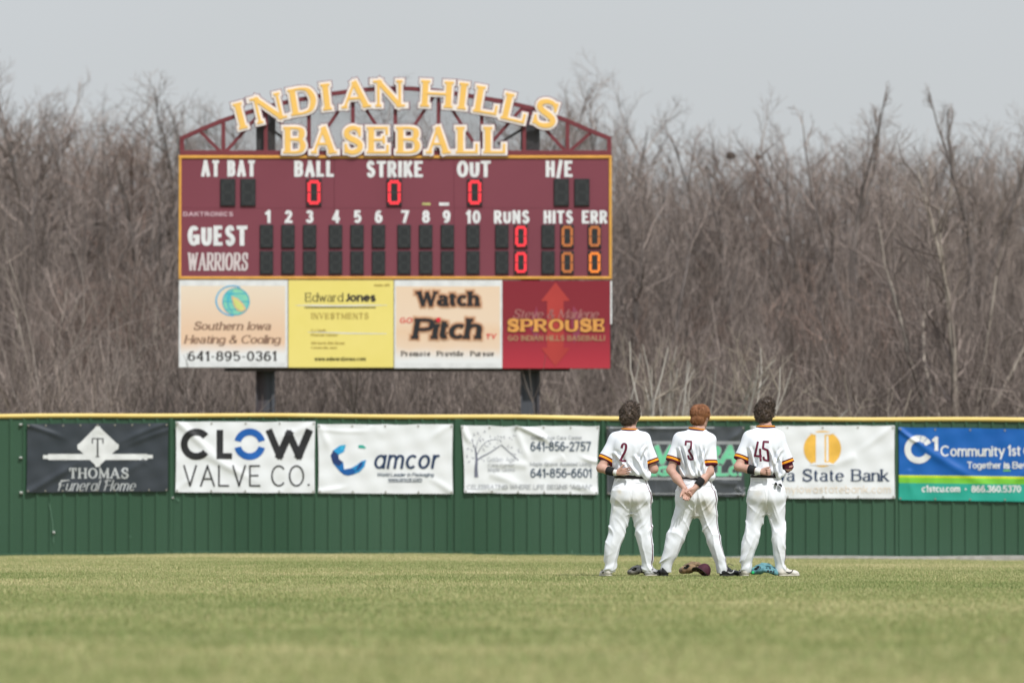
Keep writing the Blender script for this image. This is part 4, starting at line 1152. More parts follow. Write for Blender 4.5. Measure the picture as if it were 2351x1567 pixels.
SKY = np.array([(-300, 260), (0, 245), (60, 205), (110, 190), (160, 200), (230, 172), (300, 185), (350, 215), (410, 275), (470, 320), (640, 335), (780, 310), (860, 285), (1000, 320), (1130, 250), (1190, 185), (1260, 150), (1330, 170), (1385, 235), (1410, 280), (1460, 250), (1530, 275),
                (1590, 262), (1650, 262), (1720, 290), (1800, 325), (1880, 270), (1915, 205), (1960, 240), (2010, 225), (2060, 240), (2130, 265), (2200, 250), (2265, 205), (2310, 250), (2351, 262), (2600, 250)], float)
def tree_h(px, Y, drop=0):
    py = np.interp(px, SKY[:, 0], SKY[:, 1]) + drop
    return float(P(px, py, Y)[2])

KINDS = []
for seed, kw in ((11, dict(trunk=.24, limbs=8, spread=.72, fan=.46)), (12, dict(trunk=.34, limbs=6, spread=.50)), (13, dict(trunk=.18, limbs=7, spread=.55)),
                 (14, dict(trunk=.45, limbs=5, spread=.34)), (15, dict(trunk=.26, limbs=8, spread=.8, fan=.48)), (16, dict(trunk=.22, limbs=6, spread=.5, fan=.46))):
    w, t = grow(seed, 11.0, counts=(0, 10, 7, 6), **kw)
    KINDS.append((w.arrays(), t.arrays()))
    print("tree", seed, len(KINDS[-1][1][1]))
POLE = grow(21, 12.0, trunk=.55, limbs=3, spread=.12, counts=(0, 9, 4, 4), fan=.28)
KINDS.append((POLE[0].arrays(), POLE[1].arrays()))
MESH = {}
def plant_tree(kind, px, Y, H, label, wood_m, twig_m, rot, group=None, name="bare_tree", sx=1.0):
    """a tree (trunk, crown) standing at depth Y behind photo column px; copies share their meshes"""
    key = (kind, wood_m.name, twig_m.name)
    if key not in MESH:
        (wv, wf), (tv, tf) = KINDS[kind]
        a = make_mesh("trunk", wv, wf); a.materials.append(wood_m); a.polygons.foreach_set("use_smooth", np.ones(len(wf), bool))
        b = make_mesh("crown", tv, tf); b.materials.append(twig_m)
        MESH[key] = (a, b)
    a, b = MESH[key]
    loc = P(px, 1275, Y); loc[2] = float(gz(loc[0], YF)) - .05
    e = empty(name, loc)
    s = (H - loc[2]) / max(KINDS[kind][0][0][:, 2].max(), np.sort(KINDS[kind][1][0][:, 2])[-150])
    e.scale = (s * sx, s * sx, s); e.rotation_euler = (0, 0, rot)
    for n_, me in (("trunk", a), ("crown", b)):
        o = bpy.data.objects.new(n_, me); COL.objects.link(o); o.parent = e
    tag(e, label, "tree", group)
    return e

rr = random.Random(77)
TREES = [  # px, Y, kind, drop below the skyline, label, pale, russet, group
    (35, 148, 0, 10, "round-crowned bare tree rising at the far left edge of the wood", 0, 0),
    (112, 150, 4, 0, "bare tree with a tall upright crown left of the forked tree", 0, 0),
    (222, 146, 0, -12, "tall dark forked tree whose wide crown tops the left skyline", 0, 0),
    (172, 151, 0, 8, "bare tree crowding the left flank of the dark forked tree", 0, 0),
    (268, 150, 0, 2, "bare tree crowding the right flank of the dark forked tree", 0, 0),
    (318, 152, 2, 4, "spreading bare tree between the forked tree and the scoreboard", 0, 0),
    (392, 149, 3, 20, "slim bare tree close beside the scoreboard's left edge", 0, 1),
    (540, 155, 0, 0, "bare tree hidden behind the left shoulder of the scoreboard arch", 0, 0),
    (700, 157, 2, 0, "bare tree showing faintly through the screen under INDIAN", 0, 0),
    (860, 158, 1, -100, "faint thin tree whose tip shows above the letters INDIAN", 0, 0),
    (985, 156, 3, 0, "bare tree showing through the screen under the letter H", 0, 0),
    (1130, 158, 5, 10, "slender bare tree behind the LL of HILLS", 0, 0),
    (1258, 160, 4, 0, "pale feathery tree rising above the S of HILLS", 0, 0),
    (1345, 153, 1, 10, "bare tree leaning out past the right end of the arch", 0, 0),
    (1450, 128, 2, 25, "dark twisting tree just right of the scoreboard", 0, 0),
    (1545, 150, 0, 0, "bare tree with a vase-shaped crown above the middle player", 0, 0),
    (1640, 148, 4, 0, "bare tree holding two dark squirrel nests high in its crown", 0, 0),
    (1722, 152, 5, 5, "thin bare tree beside the nest tree on its right", 0, 0),
    (1800, 150, 3, 8, "low bare tree at the dip in the skyline", 0, 1),
    (1868, 147, 1, 10, "bare tree standing left of the tall pointed snag", 0, 0),
    (1917, 140, 6, 0, "tall thin snag with a pointed tip above its neighbours", 0, 0),
    (1985, 146, 0, 0, "dense bare tree just right of the pointed snag", 0, 0),
    (2075, 148, 2, 0, "wide bare tree with steep limbs right of the snag", 0, 0),
    (2160, 142, 1, 5, "pale-barked bare tree with a light straight trunk", 1, 0),
    (2266, 138, 6, 0, "tall feathered pole tree near the right edge of the wood", 0, 0),
    (2330, 145, 4, 10, "dark crooked tree at the far right edge of the wood", 0, 0),
    (1250 + 620, 128, 0, 330, "reddish-brown low tree in front of the taller right-hand wood", 0, 1),
    (2010, 126, 2, 380, "russet thicket tree below the wide steep-limbed tree", 0, 1),
    (2182, 114, 4, 75, "large pale-trunked forked tree standing nearest, over the blue banner", 1, 0),
    (1560, 127, 5, 340, "brown low tree above the pale sprouting shrub", 0, 1),
    (1740, 125, 2, 400, "brown low tree behind the rightmost player's head", 0, 0),
    (60, 122, 5, 330, "pale straight sapling at the left edge over the black banner", 1, 0),
    (300, 124, 2, 400, "straw-tinted low tree left of the scoreboard panels", 1, 1),
    (160, 126, 0, 380, "brown low tree behind the black and white banners", 0, 1),
]
for i, (px, Y, kd, drop, lab, pale, rus) in enumerate(TREES):
    plant_tree(kd, px, Y, tree_h(px, Y, drop), lab, m_barkp if pale else m_bark, m_twigr if rus else m_twig, (px * .37) % 6.28, "bare trees of the wood behind the fence", sx=rr.uniform(.96, 1.16) * (1.3 if px < 420 and Y > 140 else 1.0))
# squirrel nests in the crown of one tree
def nest(px, py, Y, r, label):
    g = np.random.default_rng(int(px)); T = Tubes(); c = P(px, py, Y)
    for _ in range(190):
        a = g.normal(0, 1, 3); a /= np.linalg.norm(a); p = c + a * r * g.uniform(.3, 1.25) * (1.1, 1, .8)
        d = np.cross(a, g.normal(0, 1, 3)); d /= np.linalg.norm(d)
        T.add([p - d * r * .5, p + a * .02, p + d * r * .5], .009, .005, 3)
    v, f = T.arrays()
    tag(obj("nest", v, f, bark("nest_leaves", (.2, .155, .13), (.13, .1, .085), 5, 0), loc=c), label, "nest", "squirrel nests in the bare crowns")
nest(1677, 357, 147, .095, "dark ball of a squirrel nest high in a bare crown")
nest(1741, 360, 151, .06, "smaller fainter squirrel nest right of the bigger one")

# the rest of the wood, too many stems to count: clumps set out in depth
def merge(tubes): return tubes.arrays()
W, T = Tubes(), Tubes()
for k, (x, y) in enumerate(((-2.6, .4), (0.2, -.6), (2.7, .5))):
    grow(60 + k, 10.0, trunk=.3, limbs=6, spread=.38, counts=(0, 7, 5, 4), base=(x, y, 0), wood=W, twig=T, fan=.5)
wv, wf = W.arrays(); tv, tf = T.arrays()
V = np.vstack([wv, tv]); F = np.vstack([wf, tf + len(wv)]); FM = np.r_[np.zeros(len(wf), int), np.ones(len(tf), int)]
g = np.random.default_rng(9)
S, R, Z = [], [], []
for Y, drop, dx in ((136, 230, 5.0), (160, 95, 4.0), (168, 62, 3.8), (180, 48, 4.0), (195, 55, 4.2)):
    hw = .0905 * Y + 5
    for x in np.arange(-hw, hw, dx):
        xx = x + g.uniform(-1.5, 1.5); px = 1175.5 + xx * FPX / Y
        H = tree_h(px, Y, (drop + g.uniform(-10, 70)) * (.45 if px < 430 else 1.0))
        S.append((xx, Y + g.uniform(-3, 3), -.3)); R.append((0, 0, g.uniform(0, 6.28))); s = H / 10.3; Z.append((s * 1.05, s * 1.05, s))
tag(scatter("woods", V, F, [m_bark, m_twig], S, R, Z, FM), "grey-brown leafless wood standing in depth behind the scoreboard", "wood", kind="stuff")

# undergrowth: thickets of upright shoots between the fence and the wood
U = Tubes(); g = np.random.default_rng(31)
for k in range(300):
    x, y = g.uniform(-2.2, 2.2), g.uniform(-1.4, 1.4)
    H = g.uniform(1.6, 4.4); p = np.array((x, y, -.1)); d = np.array((g.normal(0, .2), g.normal(0, .2), 1.0)); pts = [p]
    for _ in range(6):
        d = d + np.array((g.normal(0, .10), g.normal(0, .10), 0)); d /= np.linalg.norm(d); p = p + d * H / 6; pts.append(p)
    r = g.uniform(.006, .013) * (1.9 if g.random() < .12 else 1); U.add(pts, r, .004, 3)
    for _ in range(g.integers(3, 9)):
        i = g.integers(1, 6); q = pts[i]; dd = d + g.normal(0, .55, 3); dd[2] = abs(dd[2]) + .2; dd /= np.linalg.norm(dd); l = g.uniform(.3, 1.1)
        U.add([q, q + dd * l * .5, q + dd * l + g.normal(0, .06, 3)], r * .5, .003, 3)
uv, uf = U.arrays()
S, R, Z = [], [], []
for Y, zs in ((107, .75), (112, .95), (116, 1.1), (121, 1.3), (127, 1.5), (133, 1.7), (140, 1.9), (152, 2.1)):
    hw = .0905 * Y + 4
    for x in np.arange(-hw, hw, 2.6):
        S.append((x + g.uniform(-1, 1), Y + g.uniform(-1.2, 1.2), -.2)); R.append((0, 0, g.uniform(0, 6.28))); s = zs * g.uniform(.8, 1.25); Z.append((1.1, 1.1, s))
tag(scatter("undergrowth", uv, uf, m_undr, S, R, Z), "dense leafless undergrowth of upright brown shoots behind the fence", "undergrowth", kind="stuff")

# pale sprouting shrubs right behind the fence
def shrub(px, Y, stems, label, seed, m, tip, name="bare_shrub", r=.03):
    """stems fan out from one foot; each is (photo x of its tip, photo y of its tip)"""
    g = np.random.default_rng(seed); T = Tubes(); B = Tubes()
    c = P(px, 1275, Y); c[2] = -.1
    def shoot(p, d, L, r0, lev):
        n = (9, 6, 5)[lev]; pts = [p]; d = np.array(d, float); d /= np.linalg.norm(d)
        for _ in range(n - 1):
            d = d + g.normal(0, (.11, .15, .18)[lev], 3) * (1, .6, 1) + np.array((0, 0, (.02, .06, .07)[lev])); d /= np.linalg.norm(d)
            p = p + d * L / (n - 1); pts.append(p)
        if Y < 104 and min(q_[0] for q_ in pts) < (1398 - 1175.5) * Y / FPX: return      # nothing grows across the scoreboard
        (T if lev == 0 else B).add(pts, r0, max(r0 * .32, .004), 6 if lev == 0 else 4)
        if lev == 2: return
        sd = g.choice((-1, 1))
        for k in range(g.integers(4, 7) if lev == 0 else g.integers(2, 4)):
            t = g.uniform(.3, .93); i = int(t * (n - 1)); q = pts[i]; ax = pts[min(i + 1, n - 1)] - pts[max(i - 1, 0)]; ax /= np.linalg.norm(ax)
            sd = -sd if g.random() < .8 else sd
            a = g.uniform(.35, .85); side = np.array((ax[2] * sd, g.normal(0, .5), -ax[0] * sd)); side /= np.linalg.norm(side)
            shoot(q, ax * math.cos(a) + side * math.sin(a), L * g.uniform(.22, .5) * (1.2 - .5 * t), max(r0 * (1 - .55 * t) * g.uniform(.45, .7), .005), lev + 1)
    r *= 1.25
    for (ex, ey) in stems:
        e = P(ex, ey, Y); b = c + np.array((g.uniform(-.12, .12), g.uniform(-.3, .3), 0))
        shoot(b, e - b, np.linalg.norm(e - b), r * g.uniform(.75, 1.1), 0)
    e = tag(empty(name, c), label, "shrub", "bare shrubs close behind the fence")
    v, f = T.arrays(); obj("stem", v, f, m, e, True); v, f = B.arrays(); obj("branch", v, f, tip, e, True)
m_ash = bark("ashen_stems", (.46, .42, .37), (.32, .29, .25), 2.5, 0, vary=.25)
m_ashw = bark("tan_shoots", (.40, .34, .275), (.28, .24, .195), 2.0, 0)
m_dull = bark("dull_stems", (0.338, 0.285, 0.248), (0.225, 0.188, 0.162), 2.0, 0)
shrub(1462, 99.2, ((1432, 800), (1458, 785), (1470, 860), (1445, 840), (1482, 800), (1520, 835), (1410, 850)), "pale leafless shrub rising behind the leftmost player", 2, m_ash, m_ashw)
shrub(1520, 99.0, ((1510, 790), (1548, 775), (1590, 830), (1496, 870), (1480, 830), (1530, 840), (1565, 805)), "ashen forked shrub between the left and middle players", 3, m_ash, m_ashw)
shrub(1545, 99.6, ((1700, 830), (1665, 800), (1630, 770), (1610, 830), (1585, 790), (1650, 860)), "long slanting pale shrub over the red-haired player's head", 4, m_ash, m_ashw)
shrub(1668, 99.3, ((1738, 775), (1812, 845), (1770, 880), (1725, 840), (1690, 820), (1760, 830)), "pale curved shrub leaning toward the rightmost player", 6, m_ash, m_ashw)
shrub(1318, 110, ((1262, 878), (1290, 870), (1345, 885)), "small tan shrub beside the right scoreboard post", 7, m_dull, m_ashw, r=.026)
shrub(815, 107.5, ((798, 835), (838, 850)), "pair of tan upright stems under the yellow panel", 8, m_dull, m_dull, r=.028)
shrub(68, 109, ((58, 545), (95, 650), (40, 700)), "pale straight-stemmed shrub at the left end of the fence", 10, m_dull, m_dull, r=.026)
shrub(235, 110, ((222, 690), (262, 720), (290, 760)), "straw-coloured thin shrub behind the black banner", 12, m_dull, m_dull, r=.02)
shrub(340, 109, ((352, 650), (318, 700), (384, 740)), "grey thin shrub left of the scoreboard's lower panels", 13, m_dull, m_dull, r=.02)
shrub(2050, 110, ((2030, 845), (2075, 860)), "thin grey shrub above the bank banner", 14, m_dull, m_dull, r=.02)
shrub(2010 + 10, 106, ((2050, 848), (2002, 880)), "small forked shrub just over the gap beside the bank banner", 17, m_ashw, m_ashw, r=.018)
shrub(2255, 112, ((2262, 760), (2310, 800), (2220, 830)), "thin pale shrub above the blue banner", 15, m_dull, m_dull, r=.022)

# ------------------------------------------------------------------ smooth bodies from distance fields
class Field:
    """a distance field on a grid; shapes melt together with radius k"""
    def __init__(s, lo, hi, h):
        s.lo = np.array(lo, float); s.h = h
        s.n = np.ceil((np.array(hi, float) - s.lo) / h).astype(int) + 1
        s.d = np.full(s.n, .3, np.float32)
        s.ax = [(s.lo[i] + h * np.arange(s.n[i])).astype(np.float32) for i in range(3)]
    def block(s, lo, hi):
        sl = []
        for i in range(3):
            a = int(max(0, math.floor((lo[i] - s.lo[i]) / s.h))); b = int(min(s.n[i], math.ceil((hi[i] - s.lo[i]) / s.h) + 1))
            sl.append(slice(a, max(a, b)))
        X, Y, Z = np.meshgrid(s.ax[0][sl[0]], s.ax[1][sl[1]], s.ax[2][sl[2]], indexing="ij", sparse=True)
        return tuple(sl), X, Y, Z
    def join(s, sl, d, k):
        a = s.d[sl]
        if k <= 0: s.d[sl] = np.minimum(a, d); return
        h = np.clip(.5 + .5 * (a - d) / k, 0, 1)
        s.d[sl] = a * (1 - h) + d * h - k * h * (1 - h)
    def cut(s, sl, d, k=0):
        a = s.d[sl]
        if k <= 0: s.d[sl] = np.maximum(a, -d); return
        h = np.clip(.5 - .5 * (a + d) / k, 0, 1)
        s.d[sl] = a * (1 - h) - d * h + k * h * (1 - h)
    def cap(s, a, b, ra, rb=None, k=.02, flat=None, clip=None, sub=False):
        """tapered capsule; flat = (axis vector, factor) thins it along that axis; clip = (point, direction) keeps the side behind"""
        rb = ra if rb is None else rb
        a, b = np.array(a, float), np.array(b, float); m = max(ra, rb) + k + 3 * s.h
        if flat is not None and flat[1] < 1: m = max(ra, rb) / flat[1] * 1.0 + k + 3 * s.h
        sl, X, Y, Z = s.block(np.minimum(a, b) - m, np.maximum(a, b) + m)
        ba = b - a; L2 = float(ba @ ba) or 1e-9
        px, py, pz = X - a[0], Y - a[1], Z - a[2]
        t = np.clip((px * ba[0] + py * ba[1] + pz * ba[2]) / L2, 0, 1)
        qx, qy, qz = px - t * ba[0], py - t * ba[1], pz - t * ba[2]
        if flat is not None:
            n = np.array(flat[0], float); n /= np.linalg.norm(n); f = flat[1] - 1
            dn = qx * n[0] + qy * n[1] + qz * n[2]
            qx, qy, qz = qx + f * dn * n[0], qy + f * dn * n[1], qz + f * dn * n[2]
        d = np.sqrt(qx * qx + qy * qy + qz * qz) - (ra + (rb - ra) * t)
        if clip is not None:
            c, n = np.array(clip[0]), np.array(clip[1], float); n /= np.linalg.norm(n)
            d = np.maximum(d, (X - c[0]) * n[0] + (Y - c[1]) * n[1] + (Z - c[2]) * n[2])
        (s.cut if sub else s.join)(sl, d.astype(np.float32), k)
    def ell(s, c, r, k=.02, rot=0.0, tilt=0.0, sub=False):
        """ellipsoid turned by rot about z, then leaned by tilt about its own x"""
        c, r = np.array(c, float), np.array(r, float); m = r.max() + k + 3 * s.h
        sl, X, Y, Z = s.block(c - m, c + m)
        x, y, z = X - c[0], Y - c[1], Z - c[2]
        if rot:
            cs, sn = math.cos(rot), math.sin(rot); x, y = x * cs + y * sn, -x * sn + y * cs
        if tilt:
            cs, sn = math.cos(tilt), math.sin(tilt); y, z = y * cs + z * sn, -y * sn + z * cs
        q = np.sqrt((x / r[0]) ** 2 + (y / r[1]) ** 2 + (z / r[2]) ** 2); q2 = np.sqrt((x / r[0] ** 2) ** 2 + (y / r[1] ** 2) ** 2 + (z / r[2] ** 2) ** 2)
        d = q * (q - 1) / np.maximum(q2, 1e-6)
        (s.cut if sub else s.join)(sl, d.astype(np.float32), k)
    def loft(s, rows, k=.02, grow=0.0, p=2.0):
        """stack of ellipses (z, cx, cy, rx, ry), smoothed along z"""
        R = np.array(sorted(rows), float)
        t = np.concatenate([_catmull(R, 8)]); t = t[np.argsort(t[:, 0])]
        t[:, 3:] += grow
        lo = np.array((min(t[:, 1] - t[:, 3]), min(t[:, 2] - t[:, 4]), t[0, 0])) - k - 3 * s.h; hi = np.array((max(t[:, 1] + t[:, 3]), max(t[:, 2] + t[:, 4]), t[-1, 0])) + k + 3 * s.h
        sl, X, Y, Z = s.block(lo, hi)
        z = Z.ravel(); f = lambda j: np.interp(z, t[:, 0], t[:, j]).astype(np.float32)[None, None, :]
        cx, cy, rx, ry = f(1), f(2), f(3), f(4)
        q = (np.abs((X - cx) / rx) ** p + np.abs((Y - cy) / ry) ** p) ** (1 / p)
        d = (q - 1) * np.minimum(rx, ry)
        d = np.maximum(d, np.maximum(Z - t[-1, 0], t[0, 0] - Z))
        s.join(sl, d.astype(np.float32), k)
    def mesh(s):
        return surface_nets(s.d, s.lo, s.h)


def surface_nets(d, lo, h):
    n = np.array(d.shape); neg = d < 0
    cnt = np.zeros(n - 1, np.int8)
    for i in (0, 1):
        for j in (0, 1):
            for k in (0, 1):
                cnt += neg[i:n[0] - 1 + i, j:n[1] - 1 + j, k:n[2] - 1 + k]
    I, J, K = np.nonzero((cnt > 0) & (cnt < 8))
    c = np.stack([d[I + i, J + j, K + k] for i in (0, 1) for j in (0, 1) for k in (0, 1)], 1)
    off = np.array([(i, j, k) for i in (0, 1) for j in (0, 1) for k in (0, 1)], float)
    pos = np.zeros((len(I), 3)); num = np.zeros(len(I))
    for a in range(8):
        for b in range(a + 1, 8):
            if np.abs(off[a] - off[b]).sum() != 1: continue
            m = (c[:, a] < 0) != (c[:, b] < 0)
            t = c[m, a] / (c[m, a] - c[m, b])
            pos[m] += off[a] + t[:, None] * (off[b] - off[a]); num[m] += 1
    pos = pos / num[:, None] + np.stack([I, J, K], 1)
    idx = np.full(n - 1, -1, np.int32); idx[I, J, K] = np.arange(len(I))
    faces = []
    for ax in range(3):
        sa = [slice(1, -1)] * 3; sb = [slice(1, -1)] * 3; sa[ax] = slice(0, -1); sb[ax] = slice(1, None)
        A, B = neg[tuple(sa)], neg[tuple(sb)]
        e = np.stack(np.nonzero(A != B), 1)
        if not len(e): continue
        flip = A[tuple(e.T)]
        e = e + 1; e[:, ax] -= 1
        u, v = [x for x in range(3) if x != ax]
        def cell(du, dv):
            q = e.copy(); q[:, u] += du; q[:, v] += dv
            return idx[tuple(q.T)]
        Q = np.stack([cell(-1, -1), cell(0, -1), cell(0, 0), cell(-1, 0)], 1)
        if ax == 1: flip = ~flip
        Q[~flip] = Q[~flip][:, ::-1]
        faces.append(Q)
    F = np.vstack(faces); F = F[(F >= 0).all(1)]
    return pos * h + np.asarray(lo), F


def relax(V, F, it=2, lam=.5):
    """even the mesh out without changing its shape much"""
    e = np.vstack([F[:, [0, 1]], F[:, [1, 2]], F[:, [2, 3]], F[:, [3, 0]]]); n = len(V)
    for _ in range(it):
        acc = np.zeros_like(V); cn = np.zeros(n)
        for a, b in ((0, 1), (1, 0)):
            for c in range(3): acc[:, c] += np.bincount(e[:, a], V[e[:, b], c], n)
            cn += np.bincount(e[:, a], minlength=n)
        V = V + lam * (acc / np.maximum(cn, 1)[:, None] - V)
    return V


_rs = np.random.RandomState(1).rand(32, 32, 32).astype(np.float32)
def vnoise(p, s):
    """smooth value noise at points p (n,3), s cells per metre"""
    q = p * s + 1000.0; i = np.floor(q).astype(int); f = q - i; f = f * f * (3 - 2 * f); i %= 32
    r = 0
    for a in (0, 1):
        for b in (0, 1):
            for c in (0, 1):
                w = (f[:, 0] if a else 1 - f[:, 0]) * (f[:, 1] if b else 1 - f[:, 1]) * (f[:, 2] if c else 1 - f[:, 2])
                r = r + w * _rs[(i[:, 0] + a) % 32, (i[:, 1] + b) % 32, (i[:, 2] + c) % 32]
    return r


def normals(V, F):
    n = np.cross(V[F[:, 2]] - V[F[:, 0]], V[F[:, 3]] - V[F[:, 1]]); N = np.zeros_like(V)
    for k in range(4):
        for c in range(3): N[:, c] += np.bincount(F[:, k], n[:, c], len(V))
    return N / (np.linalg.norm(N, axis=1, keepdims=True) + 1e-9)


def attr(o, name, vals):
    a = o.data.attributes.new(name, "FLOAT", "POINT"); a.data.foreach_set("value", np.asarray(vals, np.float32))


def striped(name, base, attrs, rough=.75, base2=None, scale=8, bump=.03, bscale=90, stain=None, sheen=.0):
    """cloth with woven-in stripes: attrs = [(attribute, [(from, to, colour), ...]), ...]"""
    m = mat(name, base, rough, base2 or tuple(c * .96 for c in base), scale, bump=bump, bscale=bscale, spec=.15)
    N, L = m.node_tree.nodes, m.node_tree.links
    b = N["Principled BSDF"]; col = b.inputs["Base Color"].links[0].from_socket
    def mix(fac, a, c):
        x = N.new("ShaderNodeMixRGB"); L.new(fac, x.inputs[0]); L.new(a, x.inputs[1]); x.inputs[2].default_value = (*c, 1); return x.outputs[0]
    def step(v, e, op):
        x = N.new("ShaderNodeMath"); x.operation = op; L.new(v, x.inputs[0]); x.inputs[1].default_value = e; return x.outputs[0]
    for an, bands in attrs:
        at = N.new("ShaderNodeAttribute"); at.attribute_name = an
        for lo_, hi_, c in bands:
            y = N.new("ShaderNodeMath"); y.operation = "MULTIPLY"; L.new(step(at.outputs["Fac"], lo_, "GREATER_THAN"), y.inputs[0]); L.new(step(at.outputs["Fac"], hi_, "LESS_THAN"), y.inputs[1])
            col = mix(y.outputs[0], col, c)
    if stain:
        for an, c in stain:
            at = N.new("ShaderNodeAttribute"); at.attribute_name = an
            col = mix(at.outputs["Fac"], col, c)
    L.new(col, b.inputs["Base Color"])
    return m


def hand(Fd, wrist, u, v, n, curl, thumb=(.6, .6), spread=.12, s=1.0, k=.006):
    """palm, four fingers and a thumb: u towards the fingertips, v to the thumb side, n out of the palm"""
    w = np.array(wrist, float); u, v, n = [np.array(x, float) / np.linalg.norm(x) for x in (u, v, n)]
    Fd.cap(w, w + u * .03 * s, .024 * s, .026 * s, .015, (n, 1.5))
    for q, r in ((.026, .0155), (.009, .0165), (-.009, .0165), (-.026, .015)):
        Fd.cap(w + u * .025 * s + v * q * .7 * s, w + u * .088 * s + v * q * s, r * s, r * .85 * s, .012, (n, 1.15))
    Fd.cap(w + u * .025 * s + v * .022 * s + n * .006, w + u * .055 * s + v * .034 * s + n * .008, .017 * s, .014 * s, .012)
    tips = []
    for i, (q, L, r) in enumerate(((.029, .070, .0088), (.010, .079, .0092), (-.0095, .073, .0088), (-.028, .058, .0078))):
        p = w + u * .088 * s + v * q * s; c = curl[i] if hasattr(curl, "__len__") else curl
        d = u + v * spread * (q / .028); a = 0.0
        for j, f in enumerate((.44, .32, .24)):
            a += c * (1.0, 1.1, .8)[j]
            dd = (d / np.linalg.norm(d)) * math.cos(a) + n * math.sin(a)
            e = p + dd * L * f * s
            Fd.cap(p, e, r * s * (1.02, .95, .88)[j], r * s * (.95, .88, .78)[j], .004); p = e
        tips.append(p)
    p = w + u * .040 * s + v * .036 * s + n * .008 * s
    d1 = u * math.cos(thumb[0]) + v * math.sin(thumb[0]) + n * thumb[1] * .5; d1 /= np.linalg.norm(d1)
    e = p + d1 * .036 * s; Fd.cap(p, e, .0125 * s, .0105 * s, .008)
    d2 = d1 * .85 + u * .35 + n * thumb[1] * .35; d2 /= np.linalg.norm(d2)
    Fd.cap(e, e + d2 * .030 * s, .0105 * s, .0085 * s, .005)
    return tips

# ------------------------------------------------------------------ the three outfielders
S2 = 216.3 * 3.4827            # enlarged-photo pixels per metre at the players' distance
YP = 59.7
MAR, GLD = lin(92, 28, 48), lin(238, 160, 42)
m_skin = mat("skin", (.56, .34, .265), .55, (.50, .285, .22), 14, spec=.3, bump=.05, bscale=120)
m_jersey_proto = None
m_belt = mat("dark_belt", (.022, .018, .024), .4)
m_blk = mat("black_knit", (.016, .016, .017), .85, bump=.3, bscale=300)
m_wht = mat("white_tape", (.78, .78, .75), .7)
m_num = mat("maroon_twill", lin(112, 36, 62), .6, lin(98, 30, 54), 8)
m_shoew = mat("white_shoe", (.72, .68, .62), .5, (.6, .55, .48), 12); m_shoeg = mat("grey_shoe", (.55, .55, .55), .5, (.42, .42, .43), 14); m_shoeb = mat("black_shoe", (.018, .018, .02), .42)
m_sole = mat("shoe_sole", (.6, .56, .5), .6); m_soleb = mat("black_sole", (.04, .04, .04), .6); m_mark = mat("mark_black", (.03, .03, .035), .5)
m_cold = mat("collar_maroon", MAR, .7); m_colg = mat("collar_gold", GLD, .7)
m_eyew = mat("eye_white", (.75, .73, .7), .3); m_iris = mat("eye_iris", (.08, .05, .03), .3)


def hair_mesh(parent, hull, col1, col2, kind, seed, n):
    """hair: a hull plus loose locks lying on it"""
    V, F = hull
    N = normals(V, F); g = np.random.default_rng(seed)
    T = Tubes(); idx = g.integers(0, len(V), n)
    for i in idx:
        p, nn = V[i], N[i]
        dn = np.array((0, 0, -1.0)); t = dn - nn * (dn @ nn); t /= np.linalg.norm(t) + 1e-6; b = np.cross(nn, t)
        if kind == "curly":
            R = g.uniform(.0045, .0095); a0 = g.uniform(0, 6.28); L = g.uniform(.012, .03)
            w = np.linspace(0, g.uniform(4.5, 8.5), 9)
            d = t * g.normal(.3, .7) + b * g.normal(0, .8) + nn * g.uniform(.1, .9); d /= np.linalg.norm(d)
            x = np.cross(d, g.normal(0, 1, 3)); x /= np.linalg.norm(x); y = np.cross(d, x)
            pts = p - nn * .004 + d * (np.linspace(0, 1, 9) * L)[:, None] + R * (np.cos(w + a0) - math.cos(a0))[:, None] * x + R * (np.sin(w + a0) - math.sin(a0))[:, None] * y
            T.add(pts, .0042, .0022, 3)
        else:
            L = g.uniform(.025, .05); sw = b * g.normal(0, .35)
            crown = (p - V.mean(0)); flow = t + sw + nn * g.uniform(.05, .22)
            q = p + flow * L * .5; r = p + flow * L + (-nn) * .010
            T.add([p - nn * .002, q, r], .0046, .0012, 3)
    tv, tf = T.arrays()
    m = bpy.data.materials.get(col1[0]) or hair_mat(*col1)
    return obj("hair", np.vstack([V, tv]), np.vstack([F, tf + len(V)]), m, parent, True)


def hair_mat(name, c0, c1, c2):
    m = mat(name, c0, .5, c1, 60, spec=.5)
    N, L = m.node_tree.nodes, m.node_tree.links
    b = N["Principled BSDF"]; col = b.inputs["Base Color"].links[0].from_socket
    geo = N.new("ShaderNodeNewGeometry"); rp = N.new("ShaderNodeValToRGB"); L.new(geo.outputs["Random Per Island"], rp.inputs[0])
    rp.color_ramp.elements[0].color = (*c0, 1); rp.color_ramp.elements[1].color = (*c2, 1)
    x = N.new("ShaderNodeMixRGB"); x.inputs[0].default_value = .6; L.new(col, x.inputs[1]); L.new(rp.outputs[0], x.inputs[2]); L.new(x.outputs[0], b.inputs["Base Color"])
    return m


